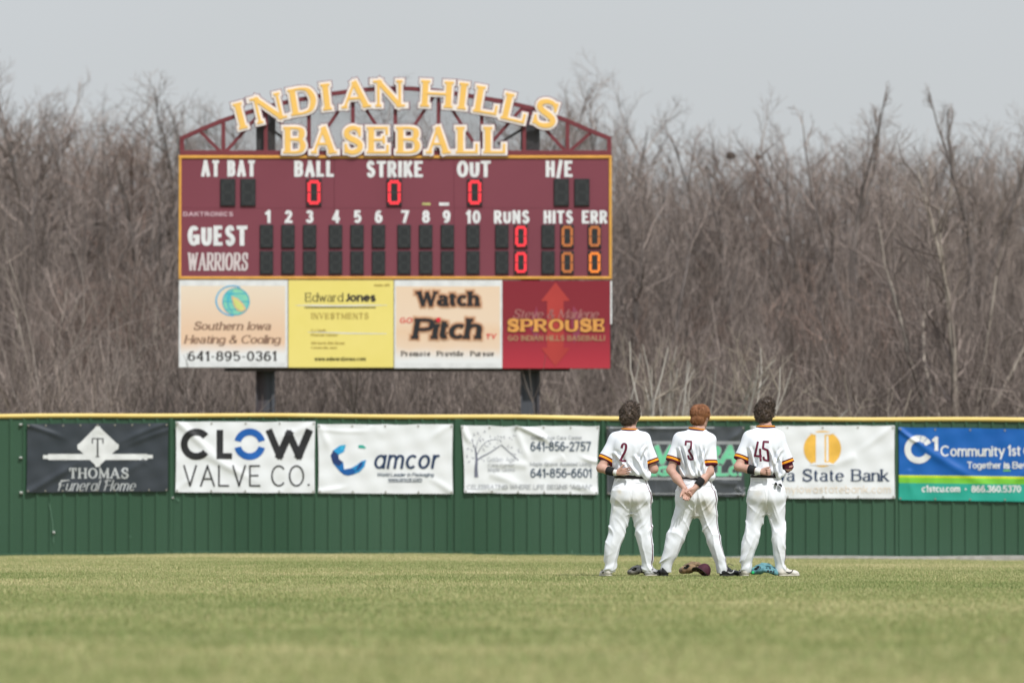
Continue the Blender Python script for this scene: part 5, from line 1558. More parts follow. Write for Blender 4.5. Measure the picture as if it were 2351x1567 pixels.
def shoe(root, heel, d, L, m, ms, mark=None, laces=False, hw=.043):
    d = np.array((d[0], d[1], 0.0)); d /= np.linalg.norm(d); s = np.array((-d[1], d[0], 0)); h = np.array(heel, float); up = np.array((0, 0, 1.0))
    lo = np.minimum(h, h + d * L) - .09; hi = np.maximum(h, h + d * L) + .09; hi[2] = .17; lo[2] = -.02
    Fd = Field(lo, hi, .004)
    Fd.cap(h + d * .03 + up * .045, h + d * .10 + up * .05, .040, .042, .02)
    Fd.cap(h + d * .035 + up * .085, h + d * .06 + up * .095, .036, .036, .02)
    Fd.cap(h + d * .10 + up * .045, h + d * (L - .06) + up * .032, .042, .040, .02, (up, 1.25))
    Fd.cap(h + d * (L - .09) + up * .030, h + d * (L - .038) + up * .026, .043, .036, .02, (up, 1.45))
    sl, X, Y, Z = Fd.block(lo, hi); Fd.d = np.maximum(Fd.d, (.014 - Z) + 0 * X + 0 * Y)
    V, F = Fd.mesh(); o = obj("shoe", V + ORIGIN[root] , F, m, root, True)
    Fs = Field(lo, hi, .004)
    Fs.cap(h + d * .035 + up * .012, h + d * .12 + up * .012, .038, .036, .02, (up, 2.6)); Fs.cap(h + d * .12 + up * .012, h + d * (L - .05) + up * .012, .036, .044, .02, (up, 2.6)); Fs.cap(h + d * (L - .06) + up * .012, h + d * (L - .036) + up * .014, .044, .036, .02, (up, 2.6))
    V2, F2 = Fs.mesh(); obj("sole", V2 + ORIGIN[root], F2, ms, o, True)
    bvh = BVHTree.FromPolygons([Vector(v) for v in V], [tuple(f) for f in F])
    if mark:
        for sd in (1, -1):
            A, B = [], []
            for t in np.linspace(0, 1, 14):
                x = .055 + .15 * t; z = .048 + .035 * (t - .25) ** 2 * 2.2 - .012 * math.sin(t * 3.1); w = .0085 * (math.sin(min(1, t * 3.2) * 1.57) * (1 - t) ** .7) + .0012
                for arr, zz in ((A, z + w), (B, z - w)):
                    org = h + d * x + up * zz + s * sd * .12
                    hit = bvh.ray_cast(Vector(org), Vector(-s * sd), .2)
                    p = np.array(hit[0]) + s * sd * .0025 if hit[0] is not None else h + d * x + up * zz + s * sd * .04
                    arr.append(p)
            n = len(A); obj("side_mark", np.array(A + B) + ORIGIN[root], [(k, k + 1, n + k + 1, n + k) for k in range(n - 1)], mark, o)
    if laces:
        T = Tubes(); g = np.random.default_rng(3)
        for k in range(4):
            b0 = h + d * (.09 + .022 * k) + up * (.098 - .011 * k)
            T.add([b0 - s * .03, b0 + up * .006, b0 + s * .03], .0032, .0032, 4)
        b0 = h + d * .085 + up * .105
        T.add([b0, b0 + s * .03 + up * .02, b0 + s * .05 + d * .02 + up * .0], .003, .003, 4); T.add([b0, b0 - s * .02 + up * .03 + d * .03, b0 - s * .05 + d * .06 + up * .005], .003, .003, 4)
        v, f = T.arrays(); obj("laces", v + ORIGIN[root], f, m_mark, o, True)


def player(cpx, c0, base, label, number, torso, neck, shl, shr, slv_l, slv_r, legs, hips, arms, head, hair, shoes, belt, yaw, folds, extra=None, seed=1, dirt=(), arm_r=.036):
    """Everything below is in metres round the player's own spot, from (x, y) marks on the enlarged photograph."""
    root = tag(empty("person", P(cpx, 1322, YP) * (1, 1, 0) + (0, 0, .008)), label, "person", "outfielders standing in a row")
    O = ORIGIN[root]
    X = lambda x: (x - c0) / S2
    Z = lambda y: (base - y) / S2 + .012
    q = lambda p: np.array((X(p[0]), p[1], Z(p[2])))
    hx, hz = X(head[0]), Z(head[1]); hy = .045
    sL, sR = q(shl), q(shr); eL, eR = q(slv_l), q(slv_r)
    A = {k: [q(p) for p in v] for k, v in arms.items()}
    lo, hi = np.array((-.46, -.30, -.01)), np.array((.46, .40, 1.95))
    cyaw, syaw = math.cos(yaw), math.sin(yaw)
    fwd = np.array((syaw, cyaw, 0)); sid = np.array((cyaw, -syaw, 0))
    # --- body: one continuous skin
    B = Field(lo, hi, .0052)
    hc = np.array((hx, hy, hz))
    B.ell(hc + (0, 0, .02), (.074, .094, .098), .03, rot=-yaw)
    B.ell(hc + fwd * .03 + (0, 0, -.045), (.058, .066, .075), .03, rot=-yaw)
    B.cap(hc + fwd * .075 + (0, 0, -.095), hc + fwd * .06 + (0, 0, -.085), .026, .03, .03)
    B.cap(hc + fwd * .088 + (0, 0, .01), hc + fwd * .106 + (0, 0, -.028), .010, .015, .014)
    for sg in (1, -1):
        B.cap(hc + fwd * .086 + sid * .018 * sg + (0, 0, .032), hc + fwd * .076 + sid * .05 * sg + (0, 0, .03), .010, .009, .012)
        B.ell(hc + fwd * .098 + sid * .031 * sg + (0, 0, .012), (.014, .012, .009), .006, rot=-yaw, sub=True)
        B.ell(hc + fwd * .06 + sid * .05 * sg + (0, 0, -.02), (.024, .03, .022), .02, rot=-yaw)
        B.ell(hc - fwd * .002 + sid * .078 * sg + (0, 0, -.012), (.011, .019, .032), .008, rot=-yaw + .35 * sg)
        B.ell(hc - fwd * .004 + sid * .089 * sg + (0, 0, -.008), (.006, .011, .019), .004, rot=-yaw + .35 * sg, sub=True)
    B.cap(hc + fwd * .094 + sid * .022 + (0, 0, -.062), hc + fwd * .094 - sid * .022 + (0, 0, -.062), .008, .008, .008)
    B.cap(hc + fwd * .112 + sid * .02 + (0, 0, -.0605), hc + fwd * .112 - sid * .02 + (0, 0, -.0605), .0035, .0035, .003, sub=True)
    nb = np.array((X(neck[0]), .0, Z(neck[1]) - .03))
    B.cap(nb, hc + (0, -.012, -.06), .062, .056, .03)
    tb = [(Z(y), (X(a) + X(b)) / 2, cy, (X(b) - X(a)) / 2, ry) for y, a, b, cy, ry in torso]
    B.loft(tb, .05, -.034)
    B.cap(nb + (0, 0, .0), sL + (.03, 0, -.01), .05, .05, .05); B.cap(nb, sR + (-.03, 0, -.01), .05, .05, .05)
    for side, pts in A.items():
        pts = list(pts); s0 = sL if side == "l" else sR
        B.cap(s0 + ((.02 if side == "l" else -.02), 0, -.02), pts[0], .052, .043, .03)
        B.cap(pts[0], pts[0] * .55 + pts[1] * .45, arm_r * 1.12, arm_r * 1.18, .022)
        B.cap(pts[0] * .55 + pts[1] * .45, pts[1], arm_r * 1.18, .0265, .022)
    hp = [(Z(y), (X(a) + X(b)) / 2, cy, (X(b) - X(a)) / 2 * .972, ry) for y, a, b, cy, ry in hips]
    B.loft(hp, .03, -.028)
    LG = []
    for rows in legs:
        r_ = [(Z(y), X(c), cy, .945 * w / S2, ry * .97) for y, c, cy, w, ry in rows]; LG.append(r_)
        B.loft(r_, .03, -.025)
    tips = extra["hands"](B, A, q)
    V, F = B.mesh(); V = relax(V, F, 2)
    body = obj("body", V + O, F, m_skin, root, True)
    for sg in (1, -1):
        for nm, off, r, mm in (("eye", .083, .0115, m_eyew), ("iris", .0905, .006, m_iris)):
            T = MB(); c = hc + fwd * off + sid * .031 * sg + (0, 0, .012)
            T.tube([c - fwd * r + O, c - fwd * r * .5 + O, c + fwd * r * .4 + O, c + fwd * r + O], [r * .3, r * .9, r * .9, r * .2], 10); T.build(nm, mm, body, True)
    # --- jersey
    J = Field((-.46, -.30, .9), (.46, .34, 1.66), .0058)
    J.loft(tb, .03, .0, p=2.3)
    for s0, e, sg in ((sL, eL, -1), (sR, eR, 1)):
        J.cap(nb + (.022 * sg, -.004, -.022), s0 + (0, 0, 0), .050, .062, .05)
        J.cap(s0 + (0, 0, -.005), e, .066, extra.get("cuff_r", .078), .035, clip=(e, e - s0))
    for x, y, cy, r3 in extra.get('blouse', ()): J.ell((X(x), cy, Z(y)), r3, .03)
    # shoulder blades and spine
    J.ell((sL[0] * .45, -.10, 1.36), (.07, .035, .10), .05); J.ell((sR[0] * .45, -.10, 1.36), (.07, .035, .10), .05)
    sl, XX, YY, ZZ = J.block((-.5, -.4, .8), (.5, .4, 1.7))
    pts = np.stack(np.broadcast_arrays(XX, YY, ZZ), -1).reshape(-1, 3)
    near = np.abs(J.d.ravel()) < .035
    pn = pts[near].astype(float); dd = np.zeros(len(pn))
    w1 = vnoise(pn, 6.0) - .5; w2 = vnoise(pn + 7, 11.0) - .5
    for (x0, y0, x1, y1, amp, wd) in folds:
        a, b = np.array((X(x0), Z(y0))), np.array((X(x1), Z(y1))); ab = b - a; L = np.linalg.norm(ab)
        rel = pn[:, [0, 2]] - a; t = rel @ ab / L / L; dist = (rel[:, 0] * -ab[1] + rel[:, 1] * ab[0]) / L + .03 * w1 * 1.2
        env = np.clip(t / .2, 0, 1) * np.clip((1.12 - t) / .3, 0, 1) * (pn[:, 1] < .05)
        wdm = .62 * wd / S2
        dd -= 2.1 * amp * env * (np.exp(-(dist / wdm) ** 2) - .55 * np.exp(-((dist - 1.7 * wdm) / wdm) ** 2) - .55 * np.exp(-((dist + 1.7 * wdm) / wdm) ** 2))
    lowm = np.clip((1.40 - pn[:, 2]) / .22, .15, 1)
    dd += .006 * lowm * np.sin(2 * math.pi * (pn[:, 0] * 7.5 + pn[:, 2] * 3.4 * (1 if seed % 2 else -1) + 1.5 * w1)) * (w2 + .55)
    dd += .010 * w2 * lowm + .006 * w1
    d2 = J.d.ravel().copy(); d2[near] += dd.astype(np.float32); J.d = d2.reshape(J.d.shape)
    J.cap(nb + (0, .012, .042), nb + (0, .02, .14), .058, .075, .012, sub=True)
    V, F = J.mesh(); V = relax(V, F, 1)
    # distance from each sleeve end
    band = np.full(len(V), 1.0)
    for s0, e, sg in ((sL, eL, -1), (sR, eR, 1)):
        ax = (e - s0) / np.linalg.norm(e - s0); rel = V - e; t = -(rel @ ax); rad = np.linalg.norm(rel + t[:, None] * ax, axis=1)
        inn = (rad < .105) & (t < .3) & (t > -.02) & ((V[:, 0] - (e[0] - sg * .083)) * sg > 0)
        band[inn] = np.minimum(band[inn], t[inn])
    global m_jersey
    stain = np.zeros(len(V))
    for x, y, r, a in extra.get("stain", ()):
        g_ = np.exp(-(((V[:, 0] - X(x)) ** 2 + (V[:, 2] - Z(y)) ** 2) / (r / S2) ** 2)) * (V[:, 1] < 0); stain += a * g_ * (.5 + vnoise(V, 40))
    jm = bpy.data.materials.get("jersey_cloth") or striped("jersey_cloth", (.80, .82, .86), [("band", [(-.05, .0155, MAR), (.0155, .037, GLD), (.037, .050, MAR)])], stain=[("stain", lin(205, 190, 165))])
    jr = obj("jersey", V + O, F, jm, root, True); attr(jr, "band", band); attr(jr, "stain", np.clip(stain, 0, 1))
    bvh = BVHTree.FromPolygons([Vector(v) for v in V], [tuple(f) for f in F])
    # number: laid on the back of the jersey
    for strokes in number:
        mb = MB()
        for A_, B_ in strokes:
            n = len(A_); rows = 4; vv = []; ff = []
            for i in range(n):
                for j in range(rows + 1):
                    p = A_[i] + (B_[i] - A_[i]) * j / rows
                    x, z = X(p[0]), Z(p[1])
                    hit = bvh.ray_cast(Vector((x, -.6, z)), Vector((0, 1, 0)), 1.0)
                    y = hit[0][1] - .0032 if hit[0] is not None else -.13
                    vv.append(np.array((x, y, z)) + O)
            for i in range(n - 1):
                for j in range(rows): ff.append((i * (rows + 1) + j, i * (rows + 1) + j + 1, (i + 1) * (rows + 1) + j + 1, (i + 1) * (rows + 1) + j))
            mb.add(vv, ff)
        mb.build("number", m_num, jr, True)
    # collar: maroon, gold, maroon rings
    cx, cy_, cz = X(neck[0]), .008, Z(neck[1])
    ch = neck[2] / S2; tilt = neck[3]
    v, f, fm = [], [], []
    n = 40; prof = ((.0, .010), (.003, .005), (.007, -.005), (.011, -.012), (.012, -.019), (.006, -.024))
    for i in range(n):
        a = 2 * math.pi * i / n
        ex, ey = math.cos(a), math.sin(a)
        drop = -.055 * max(0, ey) ** 2 + tilt * ex
        for o_, dz in prof:
            v.append(O + (cx + ex * (ch + o_), cy_ + ey * (.078 + o_) - .002, cz + drop + dz))
    k = len(prof)
    for i in range(n):
        for j in range(k - 1):
            f.append((i * k + j, i * k + j + 1, ((i + 1) % n) * k + j + 1, ((i + 1) % n) * k + j)); fm.append(1 if j == 1 else 0)
    obj("collar", v, f, [m_cold, m_colg], jr, True, fmat=fm)
    # --- trousers
    T = Field((-.46, -.24, .02), (.46, .24, 1.09), .0058)
    T.loft(hp, .03, .0, p=2.2)
    for r_ in LG: T.loft(r_, .045, .0)
    sl, XX, YY, ZZ = T.block((-.5, -.4, 0), (.5, .4, 1.2))
    pts = np.stack(np.broadcast_arrays(XX, YY, ZZ), -1).reshape(-1, 3); near = np.abs(T.d.ravel()) < .035
    pn = pts[near].astype(float); zz = pn[:, 2]
    w1 = vnoise(pn + 3, 7) - .5; w2 = vnoise(pn + 11, 15) - .5; w3 = vnoise(pn * (1, 1, .45) + 5, 9) - .5
    knee = np.exp(-((zz - .47) / .12) ** 2); cuff = np.exp(-((zz - .13) / .085) ** 2); seat = np.exp(-((zz - .74) / .06) ** 2) * np.clip((-pn[:, 1] - .02) / .06, 0, 1)
    sg = np.sign(pn[:, 0])
    out = sg * (pn[:, 0] - hp[0][1])
    def creases(fz, fo, off, sc):
        uu = zz * fz + out * fo
        qn = np.stack([uu + .8 * w1, out * 3.2 + pn[:, 1] * 3 + off, pn[:, 1] * 2 + zz * 1.5], 1)
        return 1 - np.abs(2 * vnoise(qn, sc) - 1)
    dd = -.024 * knee * (creases(11, -13, 3 + seed, 1.0) ** 2.2 - .35)
    dd += -.024 * cuff * (creases(15, 9, 9 + seed, 1.0) ** 2.0 - .35)
    dd += -.010 * seat * (creases(10, -11, 15 + seed, 1.0) ** 2.2 - .35)
    dd += -.013 * (creases(5, 16, 21 + seed, 1.0) ** 2.5 - .3) * (zz < .95)
    dd += .013 * w3 * np.clip(1.05 - zz, .25, .8) + .004 * w2
    crease = np.exp(-((pn[:, 0] - hp[0][1]) / .012) ** 2) * (zz > .66) * (zz < .98) * (pn[:, 1] < 0)
    dd += .012 * crease * np.clip((.99 - zz) / .2, 0, 1)
    d2 = T.d.ravel().copy(); d2[near] += dd.astype(np.float32); T.d = d2.reshape(T.d.shape)
    V, F = T.mesh(); V = relax(V, F, 1)
    pipe = np.full(len(V), 9.0)
    for si, r_ in enumerate(LG):
        R = np.array(sorted(r_ + [x for x in hp if x[0] > max(y[0] for y in r_)]))
        cx = np.interp(V[:, 2], R[:, 0], R[:, 1]); rx = np.interp(V[:, 2], R[:, 0], R[:, 3]); ry = np.interp(V[:, 2], R[:, 0], R[:, 4]); cy = np.interp(V[:, 2], R[:, 0], R[:, 2])
        mine = (V[:, 0] > hp[0][1]) == (si == 1)
        ang = np.arctan2(-(V[:, 1] - cy) / ry, (V[:, 0] - cx) / rx) if si == 1 else np.arctan2(-(V[:, 1] - cy) / ry, -(V[:, 0] - cx) / rx)
        a0 = (extra["pipe"] if si == 1 else -.15) + .12 * np.sin(V[:, 2] * 13 + seed) * np.clip(1 - V[:, 2], 0, 1)
        d = (ang - a0) * rx
        pipe = np.where(mine & (np.abs(ang) < 1.5), d, pipe)
    dirt_v = np.zeros(len(V))
    for x, y, r, a in dirt:
        g_ = np.exp(-(((V[:, 0] - X(x)) ** 2 + (V[:, 2] - Z(y)) ** 2) / (r / S2) ** 2)) * (V[:, 1] < 0); dirt_v += a * g_ * (.3 + 1.2 * vnoise(V, 30))
    tm = bpy.data.materials.get("trouser_cloth") or striped("trouser_cloth", (.80, .815, .845), [("pipe", [(-.0062, .0062, lin(88, 36, 56))])], stain=[("stain", lin(196, 182, 152))])
    tr_ = obj("trousers", V + O, F, tm, root, True); attr(tr_, "pipe", pipe); attr(tr_, "stain", np.clip(dirt_v, 0, 1))
    # back pocket welts and seam
    tb_ = BVHTree.FromPolygons([Vector(v) for v in V], [tuple(f) for f in F])
    for x0, x1, y in extra.get("welt", ()):
        mb = MB(); vv = []
        for t in np.linspace(0, 1, 9):
            for dz in (.004, -.004):
                x, z = X(x0 + (x1 - x0) * t), Z(y + 3 * math.sin(t * 3.14)) + dz
                hit = tb_.ray_cast(Vector((x, -.6, z)), Vector((0, 1, 0)), 1.0); vv.append(np.array((x, (hit[0][1] if hit[0] is not None else -.12) - .003, z)) + O)
        mb.add(vv, [(2 * i, 2 * i + 1, 2 * i + 3, 2 * i + 2) for i in range(8)]); mb.build("pocket_welt", m_weltm, tr_, True)
    # belt
    bz = Z(belt[0]); bw = hp[-1]
    v, f = [], []; n = 48
    top_ = max(hp); c_x, c_y, r_x, r_y = [float(np.interp(bz, [h_[0] for h_ in sorted(hp)], [h_[i] for h_ in sorted(hp)])) for i in (1, 2, 3, 4)]
    for i in range(n):
        a = 2 * math.pi * i / n
        for dr, dz in ((.004, -.019), (.0075, -.017), (.0075, .017), (.002, .019)):
            v.append(O + (c_x + math.copysign(abs(math.cos(a)) ** (2 / 2.2), math.cos(a)) * (r_x + dr), c_y + math.copysign(abs(math.sin(a)) ** (2 / 2.2), math.sin(a)) * (r_y + dr), bz + dz + belt[1] * math.cos(a)))
    for i in range(n):
        for j in range(3): f.append((i * 4 + j, i * 4 + j + 1, ((i + 1) % n) * 4 + j + 1, ((i + 1) % n) * 4 + j))
    obj("belt", v, f, m_belt, root, True)
    # --- hair
    H = Field((hx - .2, -.16, hz - .2), (hx + .2, .24, hz + .22), .005)
    for c, r in hair["hull"]:
        H.ell((X(c[0]), c[1], Z(c[2])), r, .02, rot=-yaw)
    H.ell(hc + fwd * .085 + (0, 0, -.045), (.085, .075, .10), .01, rot=-yaw, sub=True)
    if hair["kind"] == "straight":
        for sg_ in (1, -1): H.ell(hc + fwd * .005 + sid * .085 * sg_ + (0, 0, -.03), (.022, .04, .045), .006, rot=-yaw, sub=True)
    V, F = H.mesh(); N_ = normals(V, F)
    if hair["kind"] == "curly":
        V = V + N_ * (.016 * (vnoise(V, 30) - .45) + .008 * (vnoise(V + 5, 70) - .5))[:, None]
    else:
        V = V + N_ * (.006 * (vnoise(V * (1, 1, .25), 90) - .5))[:, None]
    V = relax(V, F, 1)
    hair_mesh(root, (V + O, F), hair["col"], None, hair["kind"], seed, hair["n"])
    # wrist bands
    for nm, a, b, r0, r1, mm in extra["bands"](A, q):
        MB().tube([a + O, a * .95 + b * .05 + O, b * .95 + a * .05 + O, b + O], [r0 * .93, r0, r1, r1 * .93], 18).build(nm, mm, root, True)
    for args in shoes: shoe(root, (X(args[0]), args[1], 0), args[2], args[3], *args[4:])
    return root, O, X, Z, bvh, tb_


m_weltm = mat("grey_welt_thread", (.66, .67, .68), .8)  # one even grey for the pocket welts
def strokes(txt, box, th, thin=None, shear=0.0):
    return ribbons(txt, box, th, thin=thin or th * .85, shear=shear, gap=th * .9, step=6)
def poly_strokes(lines, th):
    out = []
    for ln in lines:
        p = np.array(ln, float); d = [np.linalg.norm(b - a) for a, b in zip(p, p[1:])]
        q = []
        for a, b, l in zip(p, p[1:], d):
            k = max(2, int(l / 5)); q += [a + (b - a) * t / k for t in range(k)]
        q.append(p[-1]); q = np.array(q); t = np.gradient(q, axis=0); t /= np.linalg.norm(t, axis=1, keepdims=True); n = np.stack([-t[:, 1], t[:, 0]], 1)
        out.append((q + n * th / 2, q - n * th / 2))
    return out

DARKHAIR = ("dark_brown_hair", (.034, .022, .015), (.05, .033, .023), (.15, .10, .068))
REDHAIR = ("copper_hair", (.20, .075, .028), (.26, .10, .038), (.40, .18, .075))

# player 2 -----------------------------------------------------------
def hands2(B, A, q):
    hand(B, A["l"][1], (.93, -.05, .12), (-.15, -.1, .98), (.05, -1, -.1), (.28, .34, .42, .5), thumb=(.75, .3), s=1.0)
    hand(B, A["r"][1], (-.9, .25, .3), (.2, .3, .9), (-.2, -.95, 0), .25, s=1.0)
player(1444.8, 365, 1492, "person in white uniform numbered 2, curly brown hair, open hand on lower back",
    [strokes("2", (281, 448, 352, 598), 19, 15, .10)],
    torso=[(706, 256, 512, .0, .122), (696, 242, 526, .0, .136), (676, 234, 532, -.005, .146), (640, 226, 522, -.005, .142), (560, 222, 508, -.01, .138), (480, 215, 512, -.012, .136), (420, 222, 508, -.01, .122), (375, 262, 470, -.004, .098), (350, 312, 426, .0, .072)],
    neck=(368, 338, 62, -.004), shl=(258, .0, 415), shr=(478, .0, 412), slv_l=(170, -.035, 592), slv_r=(550, .0, 612),
    legs=[[(1470, 214, -.005, 47, .055), (1440, 214, -.01, 48, .062), (1400, 218, -.012, 48, .066), (1330, 226, -.02, 56, .072), (1250, 236, -.028, 62, .078), (1170, 258, -.012, 66, .078), (1100, 276, -.002, 74, .086), (1030, 290, -.004, 82, .096), (960, 300, -.012, 86, .105), (900, 303, -.02, 82, .110), (840, 306, -.02, 76, .11)],
          [(1470, 512, -.005, 45, .055), (1440, 508, -.01, 47, .062), (1400, 505, -.012, 46, .066), (1330, 502, -.02, 52, .072), (1250, 494, -.028, 60, .078), (1170, 484, -.012, 66, .078), (1100, 476, -.002, 72, .086), (1030, 466, -.004, 79, .096), (960, 460, -.012, 84, .105), (900, 458, -.02, 82, .110), (840, 456, -.02, 74, .11)]],
    hips=[(1000, 320, 440, -.005, .06), (950, 262, 506, -.012, .098), (900, 226, 540, -.03, .135), (830, 224, 534, -.026, .138), (780, 232, 524, -.012, .125), (740, 242, 514, .0, .118), (705, 250, 510, .004, .115)],
    arms={"l": [(138, -.075, 648), (262, -.165, 684)], "r": [(562, -.005, 655), (440, .17, 560)]},
    head=(372, 245), hair=dict(kind="curly", n=900, col=DARKHAIR, hull=[((368, .035, 215), (.098, .112, .105)), ((385, .03, 170), (.072, .085, .066)), ((352, -.01, 262), (.078, .07, .07))]),
    shoes=[(207, -.055, (-.25, 1), .29, m_shoew, m_sole, m_mark), (500, -.05, (.60, .80), .30, m_shoeg, m_sole, m_mark)],
    belt=(716, -.006), yaw=.42, seed=3,
    folds=[(395, 540, 505, 725, .016, 26), (300, 520, 265, 690, .010, 22), (505, 470, 440, 590, .008, 18), (232, 520, 330, 640, .010, 20), (350, 600, 420, 700, .012, 16), (495, 520, 510, 700, .009, 18)],
    extra=dict(hands=hands2, blouse=((500, 708, -.055, (.055, .07, .045)), (455, 695, -.10, (.05, .045, .032))), pipe=.56, stain=((285, 830, 22, .25),), welt=((270, 340, 752), (410, 470, 760)),
        bands=lambda A, q: [("wristband", q((190, -.118, 664)), q((240, -.155, 680)), .047, .044, m_blk), ("wrist_tape", q((241, -.156, 680)), q((266, -.168, 684)), .033, .032, m_wht)]),
    dirt=((290, 900, 60, .25), (430, 900, 70, .30), (280, 832, 20, .5)))

# player 3 -----------------------------------------------------------
def hands3(B, A, q):
    hand(B, A["l"][1], (.12, -.25, -.95), (-.95, -.2, -.05), (.1, -.95, .2), (.62, .52, .46, .5), thumb=(.55, .7), s=1.02)
    hand(B, A["r"][1], (-.62, -.12, -.72), (-.6, -.3, .6), (.2, -.9, .1), (1.15, 1.15, 1.1, 1.1), thumb=(.3, .4), s=.96)
player(1592.7, 880, 1494, "person in white uniform numbered 3, short copper hair, hands clasped behind back, feet wide apart",
    [poly_strokes([[(813, 470), (816, 438), (858, 440), (858, 470), (852, 500), (836, 510)], [(836, 510), (858, 545), (872, 575)], [(832, 548), (838, 572), (852, 582), (876, 580)]], 15)],
    torso=[(722, 792, 1018, .004, .122), (710, 780, 1032, .0, .136), (690, 770, 1040, -.004, .144), (640, 762, 1040, -.006, .142), (560, 752, 1030, -.01, .138), (480, 738, 1030, -.012, .136), (425, 738, 1032, -.01, .122), (378, 775, 990, -.004, .098), (352, 850, 974, .0, .072)],
    neck=(911, 338, 66, -.013), shl=(775, .0, 415), shr=(1005, .0, 425), slv_l=(714, -.03, 598), slv_r=(1015, -.05, 628),
    legs=[[(1475, 666, -.005, 44, .055), (1440, 662, -.01, 48, .062), (1400, 668, -.012, 52, .068), (1330, 690, -.02, 62, .076), (1250, 722, -.026, 70, .082), (1170, 752, -.01, 76, .084), (1100, 776, .0, 80, .090), (1030, 800, -.004, 86, .098), (970, 814, -.014, 88, .106), (900, 826, -.02, 86, .110), (840, 826, -.02, 78, .11)],
          [(1475, 1106, -.005, 45, .055), (1440, 1104, -.01, 50, .064), (1400, 1098, -.012, 50, .068), (1330, 1072, -.02, 54, .074), (1250, 1046, -.026, 58, .078), (1170, 1026, -.01, 64, .08), (1100, 1008, .0, 72, .086), (1030, 992, -.004, 80, .096), (970, 984, -.014, 84, .104), (900, 974, -.02, 86, .110), (840, 970, -.02, 78, .11)]],
    hips=[(1020, 850, 955, -.005, .06), (965, 785, 1016, -.012, .098), (905, 740, 1062, -.03, .135), (840, 742, 1052, -.026, .138), (790, 756, 1040, -.012, .125), (745, 775, 1028, .0, .118), (712, 785, 1020, .004, .115)],
    arms={"l": [(697, -.055, 665), (806, -.185, 812)], "r": [(1006, -.085, 680), (880, -.172, 812)]},
    head=(935, 240), hair=dict(kind="straight", n=2600, col=REDHAIR, hull=[((932, .035, 214), (.094, .108, .094)), ((915, -.008, 262), (.076, .068, .062))]),
    shoes=[(658, -.055, (-.25, 1), .29, m_shoeb, m_soleb, None), (1092, -.05, (.68, .73), .30, m_shoeb, m_soleb, m_shoeg, True)],
    belt=(728, -.014), yaw=.55, seed=2,
    folds=[(850, 460, 900, 700, .016, 20), (790, 480, 850, 700, .012, 18), (930, 470, 960, 690, .012, 20), (752, 480, 800, 640, .010, 16), (985, 500, 905, 690, .010, 18), (880, 560, 935, 720, .014, 18), (760, 640, 800, 720, .010, 14)],
    extra=dict(hands=hands3, blouse=((1015, 715, -.03, (.055, .08, .055)), (900, 705, -.105, (.07, .045, .03))), pipe=.52, welt=((790, 850, 775), (955, 1020, 790)),
        bands=lambda A, q: [("wristband", q((946, -.135, 738)), q((904, -.160, 786)), .045, .040, m_blk)]),
    dirt=((960, 930, 60, .45), (1000, 1000, 50, .3), (890, 1000, 40, .35)), arm_r=.038)

